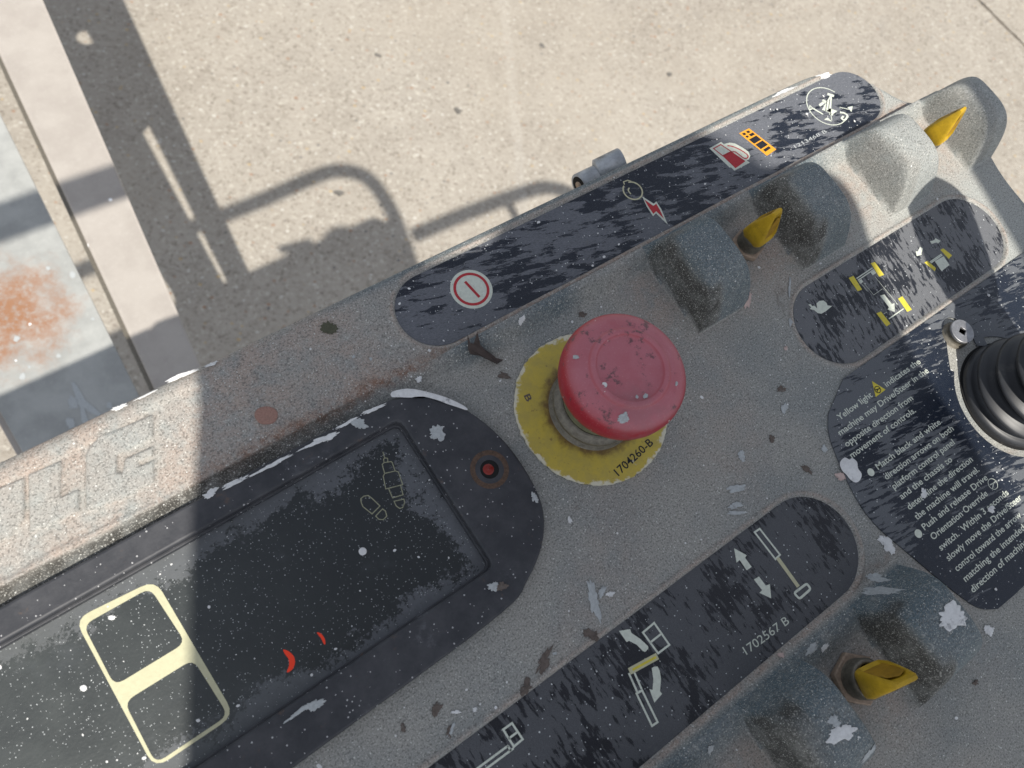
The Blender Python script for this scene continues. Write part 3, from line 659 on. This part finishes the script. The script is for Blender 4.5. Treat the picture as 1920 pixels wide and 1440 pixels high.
# ------------------------------------------------------------------ instruction plate and joystick
JC = (.297, -.062)
tab = PP([(1780, 695), (1775, 663), (1772, 635), (1767, 611), (1769, 600), (1777.5, 596), (1789, 597.5), (1806, 612), (1823, 635), (1830, 649), (1850, 650)])
a_end = math.atan2(tab[-1][1] - JC[1], tab[-1][0] - JC[0]); a_st = math.atan2(tab[0][1] - JC[1], tab[0][0] - JC[0])
if a_st > a_end: a_st -= 2 * math.pi
arc = [(JC[0] + .028 * math.cos(t), JC[1] + .028 * math.sin(t)) for t in np.linspace(a_end, a_st - 0, 60)] if False else [(JC[0] + .028 * math.cos(t), JC[1] + .028 * math.sin(t)) for t in np.linspace(a_end, a_st + (0 if a_st > a_end else 0), 2)]
span = []
t = a_end
target = a_st
while target > a_end: target -= 2 * math.pi
# go clockwise round the far side of the opening: tab is on its upper-left
for t in np.linspace(a_end, target, 60): span.append((JC[0] + .028 * math.cos(t), JC[1] + .028 * math.sin(t)))
hole = tab + span
outl = [(230, -15.3), (382, -15.3), (382, -121), (232, -121), (222, -120.5), (215.5, -116), (211, -107), (204.5, -86), (199, -62), (205.5, -34), (213, -23.5)]
outl = smoothloop([(x * mm, y * mm) for x, y in outl[4:]] , 5, False)
outl = [(.230, -.0153), (.382, -.0153), (.382, -.121), (.232, -.121)] + outl
D4 = plate('instruction_plate', [outl, hole], .0000, .0007, M['decal4'], PANEL); D4['label'] = 'navy instruction plate with white lettering beside the joystick'
zt = .00076
lines = [('Yellow light', (1574.6, 788.4), (1637, 743)), ('indicates the', (1662.7, 726), (1727, 680.6)), ('machine may Drive/Steer in the', (1576, 817), (1742, 697.5)),
 ('opposite direction from', (1588, 838.5), (1713, 749)), ('movement of controls.', (1598, 859.5), (1718, 772)), ('Match black and white', (1647, 881), (1765, 794)),
 ('direction arrows on both', (1662.5, 900), (1789, 806)), ('platform control panel', (1677, 918), (1791, 832)), ('and the chassis to', (1691, 937), (1786.5, 864)), ('determine the direction', (1705.5, 956.5), (1825, 864)),
 ('the machine will travel.', (1719.5, 975.5), (1837, 883)), ('Push and release Drive', (1734, 994.5), (1853, 898)), ('Orientation Override', (1750, 1013), (1853, 928)),
 ('switch.  Within 3 seconds', (1765, 1033), (1892, 926)), ('slowly move the Drive/Steer', (1779, 1052.5), (1917, 935)), ('control toward the arrow', (1795, 1072), (1916, 968)), ('matching the intended', (1811, 1091.5), (1923, 992)), ('direction of machine', (1825, 1112), (1928, 1018))]
for tx, a, b in lines: text('lettering', tx, a, b, .00265, zt, M['pwhite'], D4, .012)
i = Ink(zt); i.disc(P(1633, 885.4, zt), .0016); i.next().disc(P(1722, 1000.5, zt), .0017)
c = P(1861.6, 907.5, zt); i.next().disc(c, .0024, 30, .0021); i.stroke([(1861, 917), (1863, 906), (1868, 901)], .0004); i.stroke([(1863, 906), (1856, 909)], .0004)
i.build('bullet_marks', M['pwhite'], D4)
Ink(zt).px([(1635, 714.5), (1660.5, 730.5), (1642, 744.5)]).build('warning_triangle', M['pyellow'], D4)
i = Ink(zt + .00006); c = P(1645.5, 730.5, zt); i.disc(c, .0016, 24, .00125); i.stroke([(1644, 736), (1646, 730), (1650, 728)], .0004); i.stroke([(1641, 731), (1646, 730)], .0004); i.build('warning_arrow', M['pdark'], D4)
# collar of bare plastic round the boot, and the boot itself
JS = empty('joystick', PANEL); JS['label'] = 'black rubber bellows joystick at the right edge'
link('boot_opening', lathe([(.0248, 0), (.0248, .0004), (.001, .0004)], (*JC, .0001)), M['black'], JS)
prof = [(.0236, .0003), (.0240, .0015), (.0235, .0030), (.0222, .0040)]
for kk in range(7):
    zb = .0045 + kk * .0088; ro = .0238 - kk * .0015; ri = ro - .0058
    for t in np.linspace(-.5, 1.5, 9): prof.append((ri + (ro - ri) * .5 * (1 + math.sin(t * math.pi)), zb + .0088 * (t + .5) / 2))
prof += [(.010, .068), (.009, .075)]
link('bellows_boot', lathe(prof, (*JC, 0), 72), M['rubber'], JS, True)
link('grip', lathe([(.009, 0), (.0105, .004), (.015, .020), (.018, .045), (.0185, .075), (.0180, .090), (.014, .098), (.008, .102), (.001, .103)], (JC[0], JC[1], .074), 48), M['rubber'], JS, True)
sc_ = P(1805, 621, .0055); SCR = empty('screw', PANEL); SCR['label'] = 'zinc square-drive screw beside the joystick'
link('screw_shank', lathe([(.0062, -.0055), (.0062, -.0042), (.0054, -.004), (.0054, -.0012)], sc_, 40), M['thread'], SCR, True)
hd = plate('screw_head', [[(sc_[0] + .0056 * math.cos(t), sc_[1] + .0056 * math.sin(t)) for t in np.linspace(0, 2 * math.pi, 48, endpoint=False)],
      [(sc_[0] + .0021 * math.cos(t + 1.2), sc_[1] + .0021 * math.sin(t + 1.2)) for t in np.linspace(0, 2 * math.pi, 4, endpoint=False)]], .0043, .0057, M['zinc'], SCR, .0003)
link('drive_socket', lathe([(.0022, 0), (.001, 0)], (sc_[0], sc_[1], .0046), 16), M['stain'], SCR)

# ------------------------------------------------------------------ emergency stop
ES = empty('emergency_stop_button', PANEL); ES['label'] = 'faded red mushroom stop button on a yellow disc'
EC = (.1272, .0294)
r2 = np.random.default_rng(3)
loop = [(EC[0] + (.0303 + .00018 * r2.normal()) * math.cos(t), EC[1] + (.0303 + .00018 * r2.normal()) * math.sin(t)) for t in np.linspace(0, 2 * math.pi, 150, endpoint=False)]
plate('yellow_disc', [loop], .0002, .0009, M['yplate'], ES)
text('part_number', '1704260-B', (1160, 893), (1226, 832), .0032, .00096, M['pdark'], ES, .01)
text('part_mark', 'B', (982, 742), (988, 754), .0026, .00096, M['stain'], ES, .02)
link('metal_collar', lathe([(.0172, .0008), (.0172, .0025), (.0160, .0030), (.0160, .0042), (.0166, .0046), (.0166, .0062), (.0155, .0068), (.0150, .0085), (.0140, .0088)], (*EC, 0)), M['thread'], ES, True)
pr = [(.0136, .0085)]
for kk in range(9): pr += [(.0140, .0095 + kk * .0018), (.0134, .0104 + kk * .0018)]
link('barrel', lathe(pr, (*EC, 0)), M['collar'], ES, True)
i_v = []; i_f = []
for kk in range(40):   # ribs under the cap
    t = 2 * math.pi * kk / 40; b = len(i_v); ct, st_ = math.cos(t), math.sin(t)
    for rr, zz in ((.0130, .0245), (.0150, .0245), (.0150, .0275), (.0130, .0275)):
        for sg in (-1, 1): i_v.append((EC[0] + rr * ct - sg * .0005 * st_, EC[1] + rr * st_ + sg * .0005 * ct, zz))
    i_f += [[b + 0, b + 2, b + 3, b + 1], [b + 2, b + 4, b + 5, b + 3], [b + 4, b + 6, b + 7, b + 5], [b, b + 1, b + 7, b + 6], [b, b + 6, b + 4, b + 2], [b + 1, b + 3, b + 5, b + 7]]
link('grip_ribs', mesh(i_v, i_f), M['collar'], ES)
cap = [(.010, .0262), (.0175, .0262), (.0200, .0272), (.0214, .0295), (.0220, .0325), (.0221, .0355), (.0217, .0378), (.0205, .0396), (.0185, .0408), (.0160, .0416), (.0148, .0418), (.0144, .0420), (.0141, .0426), (.0133, .0430), (.0124, .0430), (.0119, .0427), (.0116, .0420), (.0108, .0418), (.005, .0420), (.00003, .0420)]
link('mushroom_cap', lathe(cap, (*EC, 0), 128), M['red'], ES, True)

# ------------------------------------------------------------------ toggles
def toggle(u, v, yaw, lean, label, tip=1., wide=1., base_r=1.):
    T = empty('toggle_switch', PANEL, (u * mm, v * mm, 0)); T['label'] = label
    nut = [(.0096 * base_r * math.cos(t), .0096 * base_r * math.sin(t)) for t in np.linspace(0, 2 * math.pi, 6, endpoint=False) + .3]
    plate('nut', [nut], .0006, .0036, M['nut'], T, .0005)
    pr = [(.0070, .003)]
    for kk in range(5): pr += [(.0071, .0040 + kk * .0012), (.0066, .0046 + kk * .0012)]
    pr += [(.0066, .0100), (.0052, .0103), (.0050, .0070), (.001, .0070)]
    pr = [(a_ * base_r, b_) for a_, b_ in pr]
    link('threaded_collar', lathe(pr, (0, 0, 0), 48), M['thread'], T, True)
    link('dark_throat', lathe([(.0052, .0076), (.001, .0078)], (0, 0, 0), 24), M['black'], T)
    # paddle: rounded foot, broad body, chisel tip, with dished sides
    secs = [(.0075, .0030, .0030, 0), (.0095, .0048, .0048, 0), (.0125, .0064, .0062, 0), (.0160, .0068, .0058, .0), (.0210, .0064, .0042, .0), (.0260, .0056, .0026, 0), (.0295, .0048, .0014, 0), (.0308, .0040, .0007, 0)]
    vs = []; k = 28
    for z, a, b, _ in secs:
        a *= wide; b *= .85; a *= 1 + (tip - 1) * min(1, max(0, (z - .010) / .018))
        for i_ in range(k):
            t = 2 * math.pi * i_ / k; ce, se = math.cos(t), math.sin(t); e = .36
            x = a * abs(ce) ** e * math.copysign(1, ce); y = b * abs(se) ** e * math.copysign(1, se)
            if .013 < z < .029 and abs(x) < a * .72: y *= .58           # dished faces
            vs.append((x, y, z))
    fs = [[j * k + i_, j * k + (i_ + 1) % k, (j + 1) * k + (i_ + 1) % k, (j + 1) * k + i_] for j in range(len(secs) - 1) for i_ in range(k)]
    fs += [list(range(k))[::-1], [(len(secs) - 1) * k + i_ for i_ in range(k)]]
    me = mesh(vs, fs); me.transform(Matrix.Translation((0, 0, .008)) @ Matrix.Rotation(lean[0], 4, 'X') @ Matrix.Rotation(lean[1], 4, 'Y') @ Matrix.Rotation(yaw, 4, 'Z') @ Matrix.Translation((0, 0, -.008)))
    me.polygons.foreach_set('use_smooth', [True] * len(me.polygons)); me.set_sharp_from_angle(angle=math.radians(28)); lv = link('lever', me, M['ylever'], T)
    # darker dished panel let into each broad face of the lever
    for sgn in (-1, 1):
        q = [(x * wide * sgn * sgn, sgn * y, z) for x, y, z in ((-.0042, -.0043, .0125), (.0042, -.0043, .0125), (.0050 * (1 + (tip - 1) * .5), -.0036, .0190), (.0036 * tip, -.0022, .0262), (0, -.0017, .0280), (-.0036 * tip, -.0022, .0262), (-.0050 * (1 + (tip - 1) * .5), -.0036, .0190))]
        me2 = mesh(q, [list(range(7)) if sgn < 0 else list(range(7))[::-1]])
        me2.transform(Matrix.Translation((0, 0, .008)) @ Matrix.Rotation(lean[0], 4, 'X') @ Matrix.Rotation(lean[1], 4, 'Y') @ Matrix.Rotation(yaw, 4, 'Z') @ Matrix.Translation((0, 0, -.008)))
        link('dished_face', me2, M['yface'], T)
    return T
toggle(231, 54, .1, (0, -.10), 'yellow toggle between the two left-hand guards by the lightning symbol', .6, .9, .78)
toggle(351, 53.5, .1, (0, -.05), 'yellow toggle at the far right corner of the panel', .6, .85, .75)
toggle(152, -104, -.23, (0, -.05), 'yellow toggle with its threaded collar fully in view at the lower right')

# ------------------------------------------------------------------ display window
BZ = empty('display_window', PANEL); BZ['label'] = 'smoked display window in a charcoal bezel at the lower left'
bo = smoothloop([(-140, 68.5), (-110, 69.5), (-60, 70), (-9, 70.2), (40, 69.8), (62, 68.8), (74, 64.5), (84, 51.5), (89.6, 33), (89, 12), (82, -1), (69, -10), (54, -14.2), (-6, -16), (-60, -17), (-110, -18), (-140, -18), (-150, -12), (-152, 25), (-150, 62)], 5)
bi = rounded([(61, 61), (61.5, .2), (-130, -1), (-130, 60)], 3)
bez = plate('bezel', [[(x * mm, y * mm) for x, y in bo], [(x * mm, y * mm) for x, y in bi]], -.004, .0042, M['bezel'], BZ, .0010, 3)
# fine step inside the opening
bi2 = rounded([(60.2, 60.2), (60.7, 1), (-129, -.2), (-129, 59.2)], 3)
plate('inner_lip', [[(x * mm, y * mm) for x, y in rounded([(62.5, 62.5), (63, -1.5), (-131, -2.5), (-131, 61.5)], 3)], [(x * mm, y * mm) for x, y in bi2]], -.0035, .0016, M['bezel'], BZ, .0003)
SG = plate('smoked_screen', [[(x * mm, y * mm) for x, y in ((62, 62), (62, -1.5), (-131, -1.5), (-131, 62))]], -.0035, -.0009, M['screen'], BZ)
zs = -.00084
i = Ink(zs)
sq = PP([(140, 1161), (291, 1087), (440, 1341), (290, 1442)], zs)
# open the two windows of the frame symbol: outer frame and crossbar, as one print with holes
def lerp(a, b, t): return (a[0] + (b[0] - a[0]) * t, a[1] + (b[1] - a[1]) * t)
c1 = rounded(PP([(156, 1172), (281, 1102), (348, 1205), (215, 1286)], zs), .003)
c2 = rounded(PP([(233, 1316), (362, 1236), (428, 1341), (292, 1432)], zs), .003)
plate('cage_symbol', [rounded(sq, .0045), c1, c2], -.0009, -.00083, M['cream'], BZ)
def q4(pts): return [(640 + x / 7.3846, 820 + y / 7.3846) for x, y in pts]
i = Ink(zs); wl = .00033
i.stroke(q4([(565, 375), (590, 350), (690, 335), (705, 350), (745, 465), (600, 500)]), wl, True); i.stroke(q4([(600, 500), (580, 540), (615, 715), (850, 655), (790, 480), (745, 465)]), wl)
i.stroke(q4([(655, 710), (710, 838), (855, 795), (820, 665)]), wl); i.stroke(q4([(730, 885), (865, 855), (878, 900), (850, 970), (810, 985), (760, 950)]), wl, True)
i.stroke(q4([(270, 850), (310, 815), (370, 805), (420, 840), (535, 950), (425, 1060), (300, 960), (275, 900)]), wl, True); i.stroke(q4([(475, 1090), (570, 990), (610, 1020), (630, 1090), (580, 1140), (520, 1135)]), wl, True)
i.stroke(q4([(590, 340), (585, 300), (610, 285), (640, 290), (645, 335)]), wl); i.stroke(q4([(575, 200), (600, 285)]), wl)
i.build('footswitch_symbol', M['faint'], BZ)
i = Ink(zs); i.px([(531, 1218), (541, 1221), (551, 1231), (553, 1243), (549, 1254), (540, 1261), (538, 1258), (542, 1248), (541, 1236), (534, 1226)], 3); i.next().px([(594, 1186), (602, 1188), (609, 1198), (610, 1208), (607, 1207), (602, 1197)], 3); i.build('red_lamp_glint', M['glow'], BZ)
# lamp hole in the bezel
hc_ = P(918, 880, .0042)
Ink(.00426).disc(hc_, .0070, 50, .0052).build('rust_ring', mat_flat('ring_rust', (.10, .062, .042), .8, .3, (.04, .038, .04), sc=900, dirtamt=.9), BZ)
link('lamp_well', lathe([(.0034, .00005), (.001, .00006)], hc_, 40), M['black'], BZ)
lm = (hc_[0] - .0004, hc_[1] + .0002, hc_[2]); link('red_lamp', lathe([(.0020, .00008), (.0018, .0003), (.0010, .0005), (.0001, .0006)], lm, 32), M['redlamp'], BZ, True)

# ------------------------------------------------------------------ paint splashes, stains, spots
def drape(name, pts, mat, z=None, lift_=.00025, dome=.0002, parent=PANEL, zref=0.):
    """blob given in pixels, laid on the surface (z None) or on a flat part at height z"""
    q = [np.array(P(x, y, zref)[:2]) for x, y in pts]; c = sum(q) / len(q); n = len(q); vs = []; fs = []
    for t, dz in ((1, 0), (.85, .8), (.5, 1), (.2, 1)):
        for p in q:
            w_ = c + (p - c) * t; zz = (hz(*w_) if z is None else z) + lift_ + dome * dz; vs.append((w_[0], w_[1], zz))
    for j in range(3):
        for a in range(n): b = (a + 1) % n; fs.append([j * n + a, j * n + b, (j + 1) * n + b, (j + 1) * n + a])
    fs.append([3 * n + a for a in range(n)])
    o = link(name, mesh(vs, fs), mat, parent); return o
def spl(x, y, rx, ry, ang=0., mat='white', seed=1, z=None, amp=.3, name='paint_splash', zref=None):
    if zref is None: zref = z if z else 0.
    return drape(name, blob2(x, y, rx, ry, math.radians(ang), seed, 44, amp), M[mat], z, zref=zref)
BT = .0042
# on the bezel
for a in ((610, 822, 24, 6, -24, 'white', 11), (672, 794, 15, 10, 20, 'greypaint', 12), (820, 812, 15, 13, 0, 'greypaint', 13), (700, 768, 26, 3, -24, 'white', 14), (650, 794, 22, 3, -27, 'white', 33), (590, 832, 30, 3, -24, 'white', 34), (1002, 933, 6, 9, -30, 'greypaint', 15), (395, 925, 16, 6, -30, 'white', 16), (440, 905, 30, 4, -28, 'white', 17), (510, 872, 40, 3.5, -27, 'white', 18), (560, 1335, 30, 4, -35, 'greypaint', 19), (590, 1322, 18, 10, -20, 'greypaint', 20), (925, 1100, 12, 7, -10, 'greypaint', 21)):
    spl(*a[:6], seed=a[6], z=BT)
dz = [(735, 735), (765, 729), (800, 735), (835, 745), (862, 757), (876, 766), (872, 769), (845, 758), (812, 748), (780, 741), (750, 742), (735, 745)]
drape('paint_splash', smoothloop(dz, 3), M['white'], BT, zref=BT)
spl(680, 1034, 7.5, 7.5, 0, 'white', 22, z=-.0008, amp=.03); spl(157, 1290, 7, 6, 0, 'white', 23, z=-.0008, amp=.06); spl(210, 1158, 7, 5, 0, 'white', 24, z=-.0008, amp=.15)
# on the housing
for a in ((340, 705, 34, 4, -24, 'white', 31), (397, 684, 11, 4, -25, 'white', 32), (225, 765, 14, 5, -18, 'white', 35), (275, 742, 20, 2.5, -27, 'white', 36),
          (785, 713, 6.5, 5, 0, 'white', 37), (973, 610, 8, 5, -40, 'white', 38), (1470, 766, 6, 9, 0, 'greypaint', 39), (1473, 653, 4, 3.5, 0, 'pink', 40), (1400, 562, 9, 14, 20, 'pink', 41),
          (1380, 916, 20, 6, -8, 'greypaint', 42), (1378, 948, 15, 5, -8, 'greypaint', 43), (1380, 962, 16, 4, -5, 'greypaint', 44), (1390, 855, 7, 10, -30, 'greypaint', 45), (1545, 842, 6, 6, 0, 'greypaint', 46),
          (1113, 1125, 10, 32, -14, 'greypaint', 47), (1128, 1110, 5, 12, 15, 'greypaint', 48), (1144, 1114, 7, 5, 0, 'white', 49), (1480, 540, 2.5, 18, 4, 'greypaint', 50), (1481, 605, 3, 7, 0, 'greypaint', 51),
          (1665, 1022, 11, 16, -35, 'white', 52), (1652, 1012, 6, 8, 0, 'white', 53), (1577, 893, 9, 9, 0, 'pink', 54), (1637, 1084, 14, 7, 15, 'greypaint', 55), (1752, 1068, 5, 4, 0, 'greypaint', 56),
          (890, 1330, 5, 4, 0, 'white', 57), (855, 1335, 8, 4, 0, 'white', 58), (845, 1370, 5, 14, 20, 'greypaint', 59), (1068, 975, 3, 8, -20, 'white', 60), (1040, 1225, 4, 3, 0, 'greypaint', 61),
          (900, 1320, 2, 2, 0, 'white', 62), (663, 671, 3, 3, 0, 'greypaint', 63), (695, 675, 3, 3, 0, 'greypaint', 64), (805, 658, 3, 2.5, 0, 'white', 65), (1545, 143, 16, 4, -8, 'white', 66), (1470, 172, 20, 4, -20, 'white', 67),
          (1589, 1345, 3.5, 2.5, 30, 'white', 70), (1850, 1180, 5, 9, 0, 'white', 71)):
    spl(*a[:6], seed=a[6])
# on the guards and ridge at the lower right
for x, y, rx, ry, an, mt, sd_, zr in ((1797, 1156, 28, 22, -10, 'white', 80, .026), (1597, 1330, 7, 26, -32, 'white', 81, .012), (1560, 1352, 11, 11, 0, 'greypaint', 82, .022), (1580, 1376, 24, 17, -15, 'white', 83, .024), (1620, 1410, 10, 22, 35, 'greypaint', 84, .015), (1858, 1182, 8, 10, 0, 'white', 85, .001),
                                       (1700, 1100, 18, 8, 10, 'greypaint', 86, .022), (1403, 1260, 8, 6, -30, 'greypaint', 87, .003), (1470, 1228, 5, 5, 0, 'pink', 88, .003), (1523, 1217, 14, 7, -35, 'greypaint', 89, .004), (1549, 1214, 5, 10, 30, 'white', 90, .004), (1537, 1267, 7, 7, 0, 'greypaint', 91, 0), (1333, 1405, 9, 6, -50, 'greypaint', 92, .003)):
    spl(x, y, rx, ry, an, mt, sd_, zref=zr)
# on the instruction plate
Z4 = .0007
drape('paint_splash', smoothloop([(1574, 868), (1583, 858), (1592, 862), (1597, 859), (1606, 866), (1608, 878), (1615, 889), (1612, 900), (1604, 905), (1594, 900), (1586, 890), (1578, 882)], 3), M['white'], Z4, zref=Z4)
for a in ((1732, 927, 6, 7, 0, 95), (1858, 955, 7, 6, 0, 96), (1729, 919, 3, 4, 0, 97), (1866, 1105, 2.5, 2.5, 0, 98), (1823, 697, 3, 3, 0, 99), (1853, 554, 3, 2, 0, 100)): spl(*a[:5], 'white', a[5], z=Z4)
# stains
for a in ((500, 782, 22, 17, -5, 'rstain', 110, .05), (617, 618, 15, 12, 0, 'olive', 111, .12), (1108, 1190, 14, 10, 20, 'stain', 112, .4), (1020, 1240, 8, 27, 30, 'stain', 113, .5), (985, 1290, 10, 14, 20, 'stain', 114, .5), (818, 1330, 9, 12, 20, 'stain', 115, .3), (842, 1372, 4, 14, 10, 'stain', 116, .3), (756, 1365, 5, 8, 0, 'stain', 117, .3),
          (1465, 730, 8, 5, -20, 'stain', 118, .45), (1447, 823, 6, 6, 30, 'stain', 119, .4), (1512, 880, 13, 4, 30, 'stain', 120, .4), (945, 705, 12, 5, 30, 'stain', 121, .5), (1092, 590, 9, 4, -10, 'stain', 122, .5), (1828, 1280, 6, 4, 20, 'stain', 123, .6), (1375, 500, 9, 7, 0, 'rstain', 124, .3)):
    spl(*a[:6], seed=a[6], amp=a[7], name='stain')
for a in ((940, 1100, 11, 8, 0, 'stain', 130),): spl(*a[:6], seed=a[6], z=BT, name='stain')
# on the red cap
for x, y, rx, ry, sd_, mt in ((1133, 722, 5.5, 5.5, 140, 'white'), (1169, 784, 11, 8, 141, 'greypaint'), (1080, 669, 5, 4, 142, 'greypaint'), (1208, 745, 4, 5, 143, 'greypaint'), (1192, 746, 3, 3, 144, 'greypaint'), (1268, 720, 3, 4, 145, 'greypaint')):
    q = blob2(x, y, rx, ry, 0, sd_, 30, .25 if mt != 'white' else .04); zc = .0424 if mt == 'white' else .0412
    i = Ink(zc); i.px(q)
    for vi, vv in enumerate(i.v):
        rad = math.hypot(vv[0] - EC[0], vv[1] - EC[1]); zz = np.interp(rad, [0, .0112, .0122, .0133, .016, .0185, .0205, .0217], [.0421, .0422, .0430, .0424, .0416, .0408, .0396, .0378]); i.v[vi] = (vv[0], vv[1], zz + .0002)
    i.build('paint_splash', M[mt], ES)
# hundreds of tiny spots, joined
def spots(nn, ubox, vbox, zf, mat, parent, seed, rmin=.00013, rmax=.0006, bias=None):
    r = np.random.default_rng(seed); vs = []; fs = []
    us = r.uniform(*ubox, nn); vvs = r.uniform(*vbox, nn); rs = rmin + (rmax - rmin) * r.random(nn) ** 3
    hs = height((us * 1e3)[None], (vvs * 1e3)[None])[0][0] * mm if zf is None else np.full(nn, zf)
    for a, b, c_, h_ in zip(us, vvs, rs, hs):
        if h_ > .0045 and zf is None: continue
        k0 = len(vs); st = r.uniform(1, 1.7); an = r.uniform(0, 3.14)
        for j in range(9):
            t = 2 * math.pi * j / 9; x, y = c_ * st * math.cos(t), c_ * math.sin(t)
            vs.append((a + x * math.cos(an) - y * math.sin(an), b + x * math.sin(an) + y * math.cos(an), h_ + .00022))
        fs.append(list(range(k0, k0 + 9)))
    o = link('paint_specks', mesh(vs, fs), M[mat], parent); o['kind'] = 'stuff'
spots(230, (-.05, .385), (-.2, .072), None, 'white', PANEL, 50, rmax=.0007); spots(90, (-.05, .33), (.077, .110), .0, 'white', PANEL, 51, rmax=.0006)
spots(60, (-.11, .060), (0, .060), -.0009, 'white', SG, 52, rmax=.0005); spots(60, (.2, .38), (-.118, -.018), .0007, 'white', D4, 53, rmax=.0005)

# ------------------------------------------------------------------ torn rubber scrap lying on the panel
SRP = empty('rubber_scrap', None); tag(SRP, 'torn dark brown rubber scrap lying beside the stop button', 'scrap')
vs = []; fs = []
pts = [(871, 643), (874, 662), (880, 668), (900, 668), (921, 675), (933, 680), (944, 673), (930, 670), (922, 664), (905, 659), (897, 655), (893, 650), (887, 640), (884, 655), (877, 655)]
q = [P(x, y, .002) for x, y in pts]
hs = [.007, .003, .0015, .0015, .0012, .0009, .0006, .0013, .0014, .0022, .003, .005, .0085, .0035, .004]
for (x, y, _), h_ in zip(q, hs): b_ = hz(x, y); vs.append((x, y, b_ + h_ * .7 + .0007))
for (x, y, _), h_ in zip(q, hs): b_ = hz(x, y); vs.append((x, y, b_ + h_ * .7))
n = len(pts); fs = [list(range(n)), list(range(n, 2 * n))[::-1]] + [[a, n + a, n + (a + 1) % n, (a + 1) % n] for a in range(n)]
link('torn_strip', mesh(vs, fs), M['scrap'], SRP)

# ------------------------------------------------------------------ clamp behind the far edge
CL = empty('pipe_clamp'); tag(CL, 'galvanised pipe clamp sticking out behind the far edge of the panel', 'clamp')
a = Vector(P(1086, 348, -.022)); b = Vector(P(1160, 312, -.022))
d = (b - a).normalized()
pts = [a, a + d * .0001, b + d * .02]
rr = .0056; vs = []
link('tube_sleeve', tube([a, b], rr, 32), M['galv'], CL, True)
nrm_ = -d; up = Vector((0, 0, 1)); sx_ = d.cross(up).normalized(); uz = sx_.cross(d)
ring = lambda r, off: [tuple(a - d * off + (sx_ * math.cos(t) + uz * math.sin(t)) * r) for t in np.linspace(0, 2 * math.pi, 28, endpoint=False)]
v_a = ring(.0044, .0002); link('tube_bore', mesh(v_a, [list(range(28))]), M['black'], CL)
link('inner_pin', tube([a - d * .0006, a + d * .002], .0020, 14), M['nut'], CL, True)
c0 = Vector(P(1120, 322, -.020)); c1_ = Vector(P(1165, 302, -.016))
link('clamp_bolt', tube([c0 - (c1_ - c0) * .05, c0, c1_, c1_ + (c1_ - c0) * .05], [.0045, .0058, .0062, .0058], 24), M['galv'], CL, True)
